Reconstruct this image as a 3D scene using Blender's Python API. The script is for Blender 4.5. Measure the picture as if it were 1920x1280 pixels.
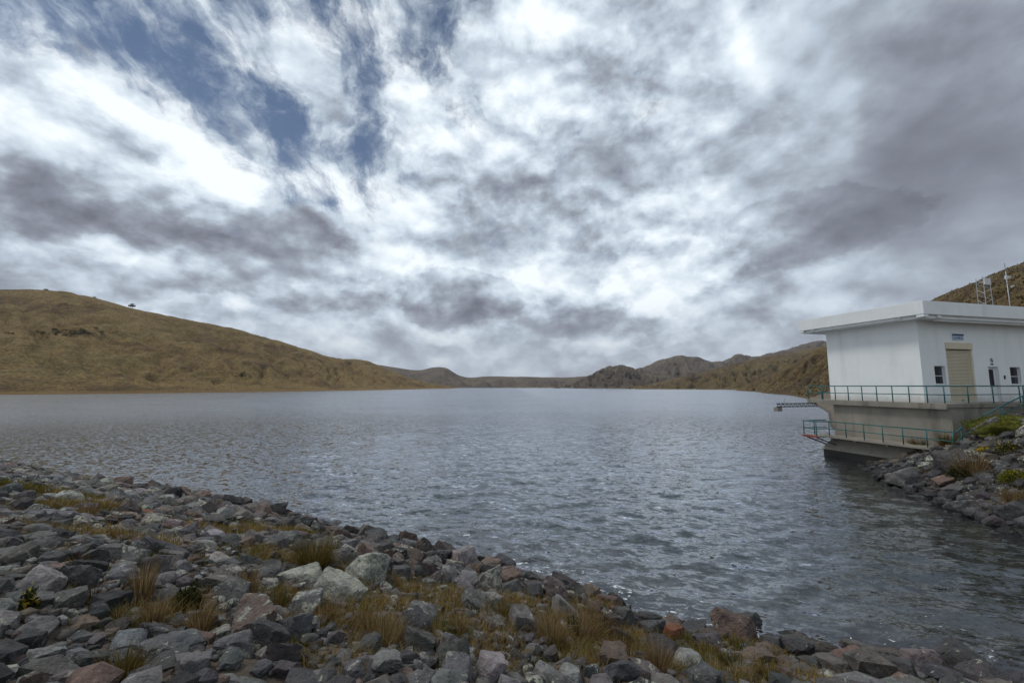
import bpy, bmesh, math, random
import numpy as np
from mathutils import Vector, Matrix

for o in list(bpy.data.objects):
    bpy.data.objects.remove(o, do_unlink=True)
scene = bpy.context.scene
COL = scene.collection
R = math.radians

# ------------------------------------------------------------------ camera
FPX = 784.0                      # focal length in pixels of a 1920 wide picture
PITCH = math.atan(83.5 / FPX)    # slightly up
EYE = 5.15                       # metres above the lake
cam_d = bpy.data.cameras.new('camera')
cam_d.lens = FPX / 1920 * 36
cam_d.sensor_width = 36
cam_d.clip_start = 0.1
cam_d.clip_end = 30000
cam = bpy.data.objects.new('camera', cam_d)
COL.objects.link(cam)
cam.location = (0, 0, EYE)
cam.rotation_euler = (math.pi / 2 + PITCH, 0, 0)
scene.camera = cam
CP, SP = math.cos(PITCH), math.sin(PITCH)

def ray(px, py):
    cx, cy = (px - 960) / FPX, (640 - py) / FPX
    return Vector((cx, CP - cy * SP, SP + cy * CP))

def on_z(px, py, z=0.0):
    d = ray(px, py)
    return Vector((0, 0, EYE)) + d * ((z - EYE) / d.z)

def at_y(px, py, y):
    d = ray(px, py)
    return Vector((0, 0, EYE)) + d * (y / d.y)

# ------------------------------------------------------------------ node helper
class G:
    def __init__(s, nt):
        s.nt = nt
        s.nt.nodes.clear()
    def node(s, t, **kw):
        n = s.nt.nodes.new(t)
        for k, v in kw.items():
            setattr(n, k, v)
        return n
    def put(s, sock, v):
        if v is None:
            return
        if isinstance(v, bpy.types.NodeSocket):
            s.nt.links.new(v, sock)
        else:
            if hasattr(sock.default_value, '__len__') and len(sock.default_value) == 4 and len(v) == 3:
                v = (*v, 1)
            sock.default_value = v
    def m(s, op, a, b=None, c=None, clamp=False):
        n = s.node('ShaderNodeMath', operation=op, use_clamp=clamp)
        for i, v in enumerate((a, b, c)):
            s.put(n.inputs[i], v)
        return n.outputs[0]
    def add(s, a, b): return s.m('ADD', a, b)
    def mul(s, a, b): return s.m('MULTIPLY', a, b)
    def vm(s, op, a, b=None, scale=None):
        n = s.node('ShaderNodeVectorMath', operation=op)
        s.put(n.inputs[0], a)
        s.put(n.inputs[1], b)
        if scale is not None:
            s.put(n.inputs['Scale'], scale)
        return n.outputs['Value'] if op in ('DOT_PRODUCT', 'LENGTH') else n.outputs[0]
    def noise(s, vec, scale=1, detail=4, rough=.5, dist=0, out='Fac', typ='FBM', lac=2.0):
        n = s.node('ShaderNodeTexNoise', noise_dimensions='3D', noise_type=typ)
        s.put(n.inputs['Vector'], vec)
        s.put(n.inputs['Scale'], scale); s.put(n.inputs['Detail'], detail)
        s.put(n.inputs['Roughness'], rough); s.put(n.inputs['Distortion'], dist)
        s.put(n.inputs['Lacunarity'], lac)
        return n.outputs[out]
    def voro(s, vec, scale=1, feature='F1', out='Distance', rand=1):
        n = s.node('ShaderNodeTexVoronoi', feature=feature)
        s.put(n.inputs['Vector'], vec); s.put(n.inputs['Scale'], scale); s.put(n.inputs['Randomness'], rand)
        return n.outputs[out]
    def mapr(s, v, a, b, c=0, d=1, kind='SMOOTHSTEP'):
        n = s.node('ShaderNodeMapRange', interpolation_type=kind)
        for i, x in enumerate((v, a, b, c, d)):
            s.put(n.inputs[i], x)
        return n.outputs[0]
    def ramp(s, fac, stops, interp='LINEAR'):
        n = s.node('ShaderNodeValToRGB')
        cr = n.color_ramp
        cr.interpolation = interp
        while len(cr.elements) < len(stops):
            cr.elements.new(0.5)
        for e, (p, c) in zip(cr.elements, stops):
            e.position = p
            e.color = (*c, 1) if len(c) == 3 else c
        s.put(n.inputs[0], fac)
        return n.outputs[0]
    def mix(s, f, a, b, blend='MIX'):
        n = s.node('ShaderNodeMix', data_type='RGBA', blend_type=blend)
        s.put(n.inputs[0], f); s.put(n.inputs[6], a); s.put(n.inputs[7], b)
        return n.outputs[2]
    def xyz(s, v):
        n = s.node('ShaderNodeSeparateXYZ')
        s.put(n.inputs[0], v)
        return n.outputs
    def vec(s, x, y, z):
        n = s.node('ShaderNodeCombineXYZ')
        for i, v in enumerate((x, y, z)):
            s.put(n.inputs[i], v)
        return n.outputs[0]

def srgb(r, g, b):
    f = lambda c: (c / 255 / 12.92) if c <= 10 else ((c / 255 + .055) / 1.055) ** 2.4
    return (f(r), f(g), f(b))

# ------------------------------------------------------------------ world: broken cloud over a Nishita sky
SUN_EL, SUN_AZ = R(60), R(-72)       # azimuth from +Y towards +X
SKY_STRENGTH = 0.1
world = bpy.data.worlds.new('World')
scene.world = world
world.use_nodes = True
world.cycles.sampling_method = 'MANUAL'
world.cycles.sample_map_resolution = 512

def build_sky():
    g = G(world.node_tree)
    tc = g.node('ShaderNodeTexCoord')
    d = tc.outputs['Generated']
    sky = g.node('ShaderNodeTexSky', sky_type='NISHITA')
    sky.sun_disc = False
    sky.sun_elevation = SUN_EL
    sky.sun_rotation = SUN_AZ
    sky.altitude = 3900
    sky.air_density = 1.0
    sky.dust_density = 0.6
    x, y, z = g.xyz(d)
    zc = g.add(g.m('MAXIMUM', z, 0.0), 0.42)
    P = g.vec(g.m('DIVIDE', x, zc), g.m('DIVIDE', y, zc), g.mul(z, 1.6))
    # warp so that every mass has torn, billowing edges
    dw1 = g.vm('SUBTRACT', g.noise(g.vm('MULTIPLY', d, (1, 1, 1.2)), 4.2, 6, .55, out='Color'), (.5, .5, .5))
    dw = g.vm('ADD', d, g.vm('SCALE', dw1, scale=.16))
    # wind-drawn wisps, strongest overhead
    rot = g.node('ShaderNodeVectorRotate', rotation_type='Z_AXIS')
    g.put(rot.inputs['Vector'], g.vm('ADD', P, g.vm('SCALE', dw1, scale=.22))); rot.inputs['Angle'].default_value = R(-8)
    W = g.noise(g.vm('MULTIPLY', rot.outputs[0], (11.0, 4.6, 4)), 1.0, 7, .66, .2)
    Wc = g.mul(g.m('SUBTRACT', W, .5), g.mapr(z, .12, .45))
    # billows: rounded cells inside drifting banks, lit from above
    dd = g.vm('ADD', g.vm('MULTIPLY', d, (1, 1, 1.5)), g.vm('SCALE', dw1, scale=.05))
    def billow(v):
        acc = .25
        for sc_, wt in ((6.5, .95), (14.5, .45), (31.0, .2)):
            acc = g.m('MULTIPLY_ADD', g.m('ABSOLUTE', g.m('SUBTRACT', g.noise(v, sc_, 0), .5)), wt * 2, acc)
        return acc
    b1 = billow(dd)
    b2 = billow(g.vm('ADD', dd, (.006, 0, .030)))
    clump = g.noise(dd, 4.0, 8, .57)
    clump2 = g.noise(g.vm('ADD', dd, (.008, 0, .045)), 4.0, 5, .57)
    puff = g.noise(dd, 15.0, 5, .58)
    relief = g.add(g.m('SUBTRACT', clump, clump2), g.mul(g.m('SUBTRACT', b1, b2), .16))

    def blob(px, py, rx, ry, ang=0):
        c = ray(px, py).normalized()
        e = ray(px + 1, py).normalized() - c
        f = ray(px, py - 1).normalized() - c
        ca, sa = math.cos(R(ang)), math.sin(R(ang))      # ang: clockwise in the picture
        t1 = (e * ca - f * sa); t2 = (e * sa + f * ca)
        # reciprocal frame so that one unit = one pixel
        n = c
        M = Matrix((t1, t2, n)).inverted().transposed()
        r1, r2 = M[0] / rx, M[1] / ry
        cc = c
        q = g.vm('SUBTRACT', dw, tuple(cc))
        a = g.vm('DOT_PRODUCT', q, tuple(r1)); b = g.vm('DOT_PRODUCT', q, tuple(r2))
        r = g.m('ADD', g.mul(a, a), g.mul(b, b))
        r = g.m('ADD', r, g.m('MULTIPLY', g.m('LESS_THAN', g.vm('DOT_PRODUCT', dw, tuple(cc)), 0.0), 50.0))
        return g.m('POWER', 2.718, g.mul(r, -1.0))
    def total(lst, start):
        acc = start
        for (w, *args) in lst:
            acc = g.m('MULTIPLY_ADD', blob(*args), w, acc)
        return acc
    HOLES = [(-.20, 330, 110, 330, 130, 28), (-.16, 660, 120, 120, 170, 0), (-.66, 560, 20, 200, 75, 20), (-.62, 420, 150, 230, 62, 38), (-.34, 520, 250, 70, 60, 40),
             (-.46, 690, 270, 42, 150, -12), (-.42, 850, 70, 50, 100, 20), (-.55, 600, 372, 75, 24, 10),
             (-.25, 690, 430, 50, 25, 30), (-.66, 150, 20, 220, 70, 14), (-.25, 1180, 120, 40, 25, 0),
             (.25, 40, 200, 200, 120, 20), (.28, 330, 260, 120, 60, 35), (.22, 620, 160, 60, 150, -35),
             (.35, 1650, 250, 500, 400, 0), (.3, 300, 470, 500, 90, 0)]
    LIGHT = [(.34, 375, 265, 80, 26, 38), (.24, 40, 95, 110, 34, 15), (.10, 560, 330, 120, 30, 15),
             (.13, 880, 210, 190, 220, 0), (.12, 1080, 80, 200, 140, 0), (.26, 1405, 80, 30, 110, -8),
             (.22, 1560, 250, 30, 75, 10), (.14, 1290, 235, 130, 60, 10), (.18, 1230, 500, 130, 60, -20),
             (.12, 1010, 500, 90, 120, 0), (.16, 430, 575, 100, 14, 8), (.20, 205, 460, 40, 22, 10),
             (.12, 1850, 380, 90, 40, -25), (.16, 230, 250, 300, 90, 20),
             (-.30, 1780, 150, 300, 300, 0), (-.16, 1900, 400, 330, 260, 0), (-.17, 1510, 440, 200, 62, -14),
             (-.14, 1640, 330, 90, 120, 0), (-.20, 1250, 190, 130, 35, 10), (-.12, 1130, 60, 60, 80, 0),
             (-.17, 280, 440, 330, 48, 5), (-.10, 60, 370, 160, 60, 0), (-.20, 330, 530, 200, 32, 10),
             (-.26, 868, 588, 95, 22, 6), (-.10, 905, 550, 58, 25, 0), (.12, 1000, 540, 40, 60, 0), (.10, 760, 530, 60, 40, 0), (-.20, 930, 345, 80, 40, 0), (-.15, 1100, 400, 70, 70, 0),
             (-.10, 700, 560, 140, 30, 0), (-.14, 1080, 600, 60, 30, -10), (-.10, 1400, 610, 260, 60, 0)]
    cov_in = g.add(g.mul(g.m('SUBTRACT', clump, .5), .8), g.mul(Wc, 2.7))
    cov_in = g.add(cov_in, g.mul(g.m('SUBTRACT', puff, .5), .8))
    cov_in = total(HOLES, g.add(cov_in, .50))
    cov = g.mapr(cov_in, -.48, .58)
    # the heavy bank on one side is smooth, the broken cloud elsewhere is lumpy
    rough = g.m('SUBTRACT', 1.0, g.mul(blob(1790, 300, 520, 480), .8))
    lumps = g.add(g.mul(g.m('SUBTRACT', puff, .5), .22), g.mul(g.mapr(clump, .36, .64, -.5, .5), .31))
    lumps = g.add(lumps, g.mul(g.m('SUBTRACT', b1, .60), .13))
    lumps = g.add(lumps, g.mul(relief, 1.7))
    lumps = g.add(lumps, g.mul(Wc, .30))
    lum = g.m('MULTIPLY_ADD', lumps, rough, .595)
    lum = total(LIGHT, lum)
    # separate cumulus bodies with firm, cauliflower edges
    edge = g.add(g.mul(g.m('SUBTRACT', puff, .5), 1.1), g.mul(g.m('SUBTRACT', clump, .5), .7))
    BODIES = [(-.22, 868, 568, 120, 46, 5), (.13, 330, 250, 190, 80, 35), (.12, 210, 475, 70, 34, 8), (-.11, 1080, 598, 90, 30, -8),
              (-.12, 1510, 440, 240, 80, -14), (.11, 1240, 515, 150, 70, -10), (.10, 600, 310, 140, 50, 18), (-.09, 930, 340, 130, 60, 10),
              (.10, 430, 595, 200, 26, 6), (-.10, 250, 430, 260, 50, 6), (.10, 1150, 640, 160, 24, 0), (.10, 800, 190, 90, 130, 15),
              (-.09, 1260, 190, 130, 45, 12), (.09, 700, 480, 110, 40, 0), (-.08, 620, 560, 110, 28, 0)]
    for (w, *ar) in BODIES:
        lum = g.m('MULTIPLY_ADD', g.mapr(g.add(blob(*ar), edge), .34, .52), w, lum)
    # thin cloud at the rim of a hole glows
    rim = g.mul(g.mapr(cov_in, .55, .2), .10)
    lum = g.add(lum, rim)
    k = 1.0 / SKY_STRENGTH
    S = lambda r, gg, b: tuple(v * k for v in srgb(r, gg, b))
    cloud = g.ramp(lum, [(0, srgb(98, 102, 113)), (.22, srgb(126, 130, 142)), (.40, srgb(150, 158, 170)),
                         (.58, srgb(180, 192, 205)), (.76, srgb(209, 221, 231)), (1, srgb(240, 247, 252))])
    cloud = g.vm('SCALE', cloud, scale=k)
    blue = g.mix(1.0, sky.outputs[0], (.86, .80, .72), 'MULTIPLY')
    col = g.mix(cov, blue, cloud)
    # distance veils the lowest clouds
    veil = g.mapr(z, .22, 0.0, 0, .6)
    col = g.mix(veil, col, tuple(v * k for v in srgb(160, 166, 177)))
    bg = g.node('ShaderNodeBackground')
    g.put(bg.inputs['Color'], col)
    bg.inputs['Strength'].default_value = SKY_STRENGTH
    out = g.node('ShaderNodeOutputWorld')
    g.nt.links.new(bg.outputs[0], out.inputs['Surface'])
build_sky()

sun_d = bpy.data.lights.new('sun', 'SUN')
sun_d.energy = 1.5
sun_d.angle = R(11)
sun_d.color = (1.0, .96, .90)
sun = bpy.data.objects.new('sun', sun_d)
COL.objects.link(sun)
sdir = Vector((math.sin(SUN_AZ) * math.cos(SUN_EL), math.cos(SUN_AZ) * math.cos(SUN_EL), math.sin(SUN_EL)))
sun.rotation_euler = sdir.to_track_quat('Z', 'Y').to_euler()
sun.location = sdir * 200

vs = scene.view_settings
vs.view_transform = 'Standard'
vs.look = 'None'
vs.exposure = 0.2
vs.gamma = 1.0
vs.use_curve_mapping = False
scene.cycles.max_bounces = 6
scene.cycles.diffuse_bounces = 3
scene.cycles.glossy_bounces = 3
scene.cycles.transparent_max_bounces = 12
scene.cycles.use_denoising = True

# ------------------------------------------------------------------ numpy helpers
rng = np.random.default_rng(11)
random.seed(11)

def _hash(ix, iy, seed):
    h = (ix.astype(np.int64) * 374761393 + iy.astype(np.int64) * 668265263 + seed * 1442695041) & 0xFFFFFFFF
    h = ((h ^ (h >> 13)) * 1274126177) & 0xFFFFFFFF
    return (h ^ (h >> 16)) & 0xFFFFFFFF

def perlin(x, y, seed=0):
    x0, y0 = np.floor(x), np.floor(y)
    fx, fy = x - x0, y - y0
    def gr(ix, iy, dx, dy):
        a = _hash(ix, iy, seed) / 4294967296.0 * 2 * np.pi
        return np.cos(a) * dx + np.sin(a) * dy
    u = fx * fx * fx * (fx * (fx * 6 - 15) + 10)
    v = fy * fy * fy * (fy * (fy * 6 - 15) + 10)
    a = gr(x0, y0, fx, fy); b = gr(x0 + 1, y0, fx - 1, fy)
    c = gr(x0, y0 + 1, fx, fy - 1); d = gr(x0 + 1, y0 + 1, fx - 1, fy - 1)
    return 1.41 * ((a * (1 - u) + b * u) * (1 - v) + (c * (1 - u) + d * u) * v)

def fbm(x, y, octaves=5, seed=0, gain=.5):
    s, a, f = 0, 1.0, 1.0
    for i in range(octaves):
        s = s + a * perlin(x * f + 17.3 * i, y * f - 9.1 * i, seed + i)
        a *= gain; f *= 2.03
    return s

def ridged(x, y, octaves=4, seed=0, gain=.5):
    s, a, f = 0, 1.0, 1.0
    for i in range(octaves):
        s = s + a * (1 - 2 * np.abs(perlin(x * f + 5.1 * i, y * f + 3.7 * i, seed + i)))
        a *= gain; f *= 2.03
    return s

def np_mesh(name, V, F, smooth=True):
    me = bpy.data.meshes.new(name)
    V = np.asarray(V, np.float32); F = np.asarray(F, np.int32)
    n, k = F.shape
    me.vertices.add(len(V)); me.vertices.foreach_set('co', V.ravel())
    me.loops.add(n * k); me.loops.foreach_set('vertex_index', F.ravel())
    me.polygons.add(n)
    me.polygons.foreach_set('loop_start', np.arange(0, n * k, k, dtype=np.int32))
    me.polygons.foreach_set('loop_total', np.full(n, k, np.int32))
    if smooth:
        me.polygons.foreach_set('use_smooth', np.ones(n, bool))
    me.update(calc_edges=True)
    return me

def grid_faces(nu, nv):
    i = np.arange(nu - 1)[:, None] * nv + np.arange(nv - 1)[None, :]
    i = i.ravel()
    return np.stack([i, i + nv, i + nv + 1, i + 1], 1)

def obj(name, me, mat=None, parent=None, **props):
    o = bpy.data.objects.new(name, me)
    COL.objects.link(o)
    if mat is not None and not me.materials:
        me.materials.append(mat)
    if parent is not None:
        o.parent = parent
    for k, v in props.items():
        o[k] = v
    return o

def empty(name, loc=(0, 0, 0), rz=0, **props):
    o = bpy.data.objects.new(name, None)
    COL.objects.link(o)
    o.location = loc
    o.rotation_euler = (0, 0, rz)
    o.empty_display_size = .3
    for k, v in props.items():
        o[k] = v
    return o

# small mesh collector for hand-built parts
class MB:
    def __init__(s):
        s.bm = bmesh.new()
    def box(s, x0, x1, y0, y1, z0, z1, bevel=0):
        v = [s.bm.verts.new(p) for p in ((x0, y0, z0), (x1, y0, z0), (x1, y1, z0), (x0, y1, z0),
                                         (x0, y0, z1), (x1, y0, z1), (x1, y1, z1), (x0, y1, z1))]
        for f in ((0, 3, 2, 1), (4, 5, 6, 7), (0, 1, 5, 4), (1, 2, 6, 5), (2, 3, 7, 6), (3, 0, 4, 7)):
            s.bm.faces.new([v[i] for i in f])
        return s
    def tube(s, a, b, r, n=8, r2=None):
        a, b = Vector(a), Vector(b)
        r2 = r if r2 is None else r2
        q = (b - a).to_track_quat('Z', 'Y')
        A, B = [], []
        for i in range(n):
            t = 2 * math.pi * i / n
            c = Vector((math.cos(t), math.sin(t), 0))
            A.append(s.bm.verts.new(a + q @ (c * r))); B.append(s.bm.verts.new(b + q @ (c * r2)))
        for i in range(n):
            s.bm.faces.new((A[i], A[(i + 1) % n], B[(i + 1) % n], B[i]))
        s.bm.faces.new(A[::-1]); s.bm.faces.new(B)
        return s
    def prism(s, pts, z0, z1):
        a = [s.bm.verts.new((x, y, z0)) for x, y in pts]
        b = [s.bm.verts.new((x, y, z1)) for x, y in pts]
        n = len(pts)
        s.bm.faces.new(a[::-1]); s.bm.faces.new(b)
        for i in range(n):
            s.bm.faces.new((a[i], a[(i + 1) % n], b[(i + 1) % n], b[i]))
        return s
    def poly(s, pts):
        s.bm.faces.new([s.bm.verts.new(p) for p in pts])
        return s
    def build(s, name, mat, parent=None, bevel=0, smooth=False, **props):
        bmesh.ops.recalc_face_normals(s.bm, faces=s.bm.faces)
        if bevel:
            bmesh.ops.bevel(s.bm, geom=list(s.bm.edges), offset=bevel, segments=2, affect='EDGES', profile=.5)
        me = bpy.data.meshes.new(name)
        s.bm.to_mesh(me); s.bm.free()
        if smooth:
            for p in me.polygons:
                p.use_smooth = True
        return obj(name, me, mat, parent, **props)

# ------------------------------------------------------------------ materials
def material(name):
    m = bpy.data.materials.new(name)
    m.use_nodes = True
    g = G(m.node_tree)
    out = g.node('ShaderNodeOutputMaterial')
    return m, g, out

def principled(g, out, col, rough=.8, bump=None, spec=.35, bump_dist=.02, bump_str=.6, metal=0.0):
    b = g.node('ShaderNodeBsdfPrincipled')
    g.put(b.inputs['Base Color'], col)
    g.put(b.inputs['Roughness'], rough)
    b.inputs['Specular IOR Level'].default_value = spec
    b.inputs['Metallic'].default_value = metal
    if bump is not None:
        n = g.node('ShaderNodeBump')
        n.inputs['Strength'].default_value = bump_str
        n.inputs['Distance'].default_value = bump_dist
        g.put(n.inputs['Height'], bump)
        g.nt.links.new(n.outputs[0], b.inputs['Normal'])
    g.nt.links.new(b.outputs[0], out.inputs['Surface'])
    return b

def rock_material(name, source):
    m, g, out = material(name)
    if source == 'object':
        oi = g.node('ShaderNodeObjectInfo')
        tint, lichen, rnd = oi.outputs['Color'], oi.outputs['Alpha'], oi.outputs['Random']
    else:
        at = g.node('ShaderNodeAttribute', attribute_name='tint')
        tint, lichen, rnd = at.outputs['Color'], at.outputs['Alpha'], 0.0
    geo = g.node('ShaderNodeNewGeometry')
    p = geo.outputs['Position']
    big = g.noise(p, 2.6, 5, .6, .3)
    fine = g.noise(p, 24, 5, .7)
    grit = g.noise(p, 85, 3, .6)
    val = g.add(g.mapr(big, .3, .7, .60, 1.3, 'LINEAR'), g.mul(g.m('SUBTRACT', fine, .5), 1.2))
    val = g.add(val, g.mul(g.m('SUBTRACT', grit, .5), .5))
    col = g.vm('SCALE', tint, scale=g.m('MAXIMUM', val, .2))
    # mineral drift: warm rusty and cool faces
    drift = g.noise(p, 1.1, 4, .6, .5)
    col = g.mix(g.mapr(drift, .52, .72, 0, .34), col, g.mix(1, col, (1.30, .88, .74), 'MULTIPLY'))
    col = g.mix(g.mapr(drift, .48, .28, 0, .35), col, g.mix(1, col, (.86, .97, 1.16), 'MULTIPLY'))
    # crusts of lichen
    ln = g.noise(p, 7.5, 6, .68, .6)
    lm = g.mapr(g.m('SUBTRACT', ln, g.mul(lichen, .24)), .36, .32, 0, 1)
    lm = g.mul(lm, g.mapr(fine, .38, .52, .25, 1))
    col = g.mix(lm, col, g.ramp(g.noise(p, 3.1, 2), [(.35, (.34, .35, .31)), (.55, (.40, .40, .31)), (.75, (.48, .47, .44))]))
    # black crusts and weathered stains
    blk = g.mul(g.mapr(g.noise(p, 5.3, 6, .7, .4), .50, .60), g.mapr(g.noise(p, 1.9, 3, .6), .42, .58, .15, .75))
    col = g.mix(blk, col, g.vm('SCALE', col, scale=.38))
    fl = g.mapr(g.voro(g.vm('ADD', p, g.vm('SCALE', g.noise(p, 20, 2, .5, out='Color'), scale=.05)), 9.0), .13, .07, 0, 1)
    col = g.mix(g.mul(fl, g.mapr(lichen, .0, .2, .12, .8)), col, (.36, .36, .32))
    # moss and dust in the hollows
    moss = g.mul(g.mapr(g.noise(p, 3.7, 5, .65), .60, .72), .55)
    col = g.mix(moss, col, (.072, .062, .030))
    # the lake keeps the lowest stones wet
    z = g.xyz(p)[2]
    wet = g.mapr(g.add(z, g.mul(g.m('SUBTRACT', big, .5), .5)), .34, .02)
    col = g.mix(wet, col, g.vm('SCALE', col, scale=.33))
    rough = g.mapr(wet, 0, 1, .88, .30)
    h = g.add(g.mul(g.noise(p, 8, 6, .7, .4), 1.0), g.add(g.mul(fine, .45), g.mul(grit, .16)))
    crack = g.mapr(g.voro(g.vm('ADD', p, g.vm('SCALE', g.noise(p, 3, 3, .6, out='Color'), scale=.35)), 2.4, 'DISTANCE_TO_EDGE'), 0, .03, -.10, 0)
    h = g.add(h, crack)
    h = g.add(h, g.mul(g.voro(g.vm('ADD', p, g.vm('SCALE', g.noise(p, 6, 2, .5, out='Color'), scale=.15)), 6.5), .55))
    principled(g, out, col, rough, h, bump_dist=.085, bump_str=1.0)
    return m

def ground_material():
    m, g, out = material('shore soil')
    p = g.node('ShaderNodeNewGeometry').outputs['Position']
    n1 = g.noise(p, .9, 6, .62, .4); n2 = g.noise(p, 9, 6, .7); n3 = g.noise(p, 45, 4, .7)
    col = g.ramp(n1, [(.30, (.050, .042, .036)), (.48, (.085, .068, .052)), (.60, (.115, .088, .058)), (.75, (.085, .078, .034))])
    col = g.mix(g.mapr(n2, .35, .65, 0, .7), col, g.vm('SCALE', col, scale=1.7))
    col = g.mix(g.mapr(n3, .55, .7, 0, .6), col, (.16, .14, .13))
    z = g.xyz(p)[2]
    col = g.mix(g.mapr(z, .3, .0), col, g.vm('SCALE', col, scale=.4))
    h = g.add(n2, g.mul(n3, .6))
    principled(g, out, col, .92, h, bump_dist=.08, bump_str=1)
    return m

def hill_material(name, stops, scale=1.0, scrub=.5, stretch=(1, 1, 1), bump_dist=1.5, dark=(.028, .026, .022), extra=None):
    m, g, out = material(name)
    p0 = g.node('ShaderNodeNewGeometry').outputs['Position']
    p = g.vm('MULTIPLY', p0, stretch)
    n1 = g.noise(p, .012 * scale, 6, .6, .6)
    n2 = g.noise(p, .10 * scale, 7, .68, .3)
    n3 = g.noise(p, .55 * scale, 6, .75)
    t = g.add(g.mul(g.mapr(n1, .25, .75, .1, .9, 'LINEAR'), .62), g.mul(n2, .38))
    col = g.ramp(t, stops)
    col = g.mix(g.mapr(n3, .34, .66, 0, 1), g.vm('SCALE', col, scale=.48), g.vm('SCALE', col, scale=1.55))
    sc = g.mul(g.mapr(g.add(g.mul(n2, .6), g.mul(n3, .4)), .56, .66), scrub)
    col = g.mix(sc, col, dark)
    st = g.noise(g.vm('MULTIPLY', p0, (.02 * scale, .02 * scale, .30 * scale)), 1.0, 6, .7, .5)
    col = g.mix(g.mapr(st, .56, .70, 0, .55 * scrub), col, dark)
    col = g.mix(g.mapr(st, .46, .34, 0, .35), col, g.vm('SCALE', col, scale=1.4))
    if extra:
        col = extra(g, p0, col)
    h = g.add(g.mul(n2, 1.2), g.mul(n3, .8))
    principled(g, out, col, .95, h, bump_dist=bump_dist, bump_str=.9, spec=.15)
    return m

def plain(name, col, rough=.6, var=.18, scale=3.0, bump=.003, metal=0.0, spec=.35, stain=None, splash=None):
    m, g, out = material(name)
    tc = g.node('ShaderNodeTexCoord').outputs['Object']
    n = g.noise(tc, scale, 5, .6, .2)
    c = g.vm('SCALE', tuple(col), scale=g.mapr(n, .25, .75, 1 - var, 1 + var, 'LINEAR'))
    if stain is not None:
        sv = g.vm('MULTIPLY', tc, (1, 1, .12))
        s = g.mapr(g.noise(sv, stain[1], 6, .65, .2), .5, .78, 0, stain[2])
        c = g.mix(s, c, stain[0])
    if splash is not None:            # mud thrown up from the deck
        zz_ = g.add(g.xyz(tc)[2], g.mul(g.noise(tc, 2.2, 5, .7), -.9))
        c = g.mix(g.mul(g.mapr(zz_, splash + .15, splash - .45), .45), c, (.26, .24, .20))
    f = g.noise(tc, scale * 14, 4, .6)
    principled(g, out, c, rough, f, bump_dist=bump, bump_str=.6, metal=metal, spec=spec)
    return m

def blade_material(name, lo, mid, hi, trans=.35, other=None):
    m, g, out = material(name)
    rnd = g.node('ShaderNodeNewGeometry').outputs['Random Per Island']
    col = g.ramp(rnd, [(0, lo), (.5, mid), (1, hi)])
    if other is not None:
        pn = g.noise(g.node('ShaderNodeNewGeometry').outputs['Position'], .9, 4, .6, .3)
        col = g.mix(g.mapr(pn, .50, .60), col, g.ramp(rnd, [(0, other[0]), (1, other[1])]))
    d = g.node('ShaderNodeBsdfDiffuse'); t = g.node('ShaderNodeBsdfTranslucent'); mx = g.node('ShaderNodeMixShader')
    g.put(d.inputs[0], col); g.put(t.inputs[0], col)
    mx.inputs[0].default_value = trans
    g.nt.links.new(d.outputs[0], mx.inputs[1]); g.nt.links.new(t.outputs[0], mx.inputs[2])
    g.nt.links.new(mx.outputs[0], out.inputs['Surface'])
    return m

M_ROCK = rock_material('weathered rock', 'object')
M_ROCKS = rock_material('weathered rocks', 'attribute')
M_SOIL = ground_material()
M_WHITE = plain('white painted render', (.74, .76, .75), .75, .05, .7, .002, stain=((.50, .51, .48), 1.3, .40), splash=4.12)
M_ROOFW = plain('white painted concrete', (.72, .74, .74), .75, .06, .9, .003, stain=((.46, .47, .45), 2.0, .4))
M_CONC = plain('weathered concrete', (.225, .205, .170), .9, .22, .8, .008, stain=((.075, .068, .058), 1.1, .85))
M_CONC_WET = plain('wet mossy concrete', (.018, .017, .014), .45, .3, 1.5, .01)
M_TEAL = plain('teal painted steel', (.010, .105, .108), .45, .25, 5, .001)
M_SHUT = plain('cream shutter steel', (.60, .53, .40), .5, .06, 2, .001)
M_FRAME = plain('white window frame', (.62, .63, .63), .5, .05, 4, .001)
M_STEEL = plain('galvanised steel', (.40, .42, .44), .5, .15, 6, .001, metal=.35)
M_DARKST = plain('dark grey steel', (.10, .10, .105), .6, .2, 6, .001)
M_BLACK = plain('black paint', (.012, .012, .014), .5, .1, 6, .001)
M_BLUEP = plain('pale blue sign plate', (.42, .50, .62), .5, .05, 6, .001)
M_NAVY = plain('navy sign print', (.03, .05, .12), .5, .05, 6, .001)
M_RUST = plain('rusty red steel', (.22, .05, .035), .7, .3, 6, .002)
def glass_material():
    m, g, out = material('dark window glass')
    tc = g.node('ShaderNodeTexCoord').outputs['Object']
    n = g.noise(tc, 1.2, 2)
    principled(g, out, g.ramp(n, [(.3, (.012, .014, .022)), (.7, (.03, .035, .055))]), .06, n, bump_dist=.01, bump_str=.15, spec=.5)
    return m
M_GLASS = glass_material()
M_STRAW = blade_material('dry straw blades', (.085, .050, .022), (.19, .125, .055), (.36, .26, .135))
M_OLIVE = blade_material('olive tussock blades', (.045, .036, .010), (.11, .085, .022), (.23, .155, .050))
M_GRASS = blade_material('short dry grass blades', (.090, .060, .020), (.200, .138, .045), (.34, .245, .110), other=((.05, .048, .010), (.16, .14, .032)))
M_GREEN = blade_material('green leaves', (.022, .026, .010), (.046, .050, .017), (.085, .082, .030))
M_MOSSY = blade_material('yellow green cushion leaves', (.045, .055, .008), (.10, .11, .014), (.19, .17, .022))
M_YELLOW = blade_material('yellow blossoms', (.28, .19, .015), (.42, .30, .02), (.50, .40, .05))
M_STEM = plain('brown stems', (.07, .05, .03), .9)
M_DEAD = blade_material('dead brown stalks', (.035, .022, .012), (.09, .055, .028), (.18, .12, .065))

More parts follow.
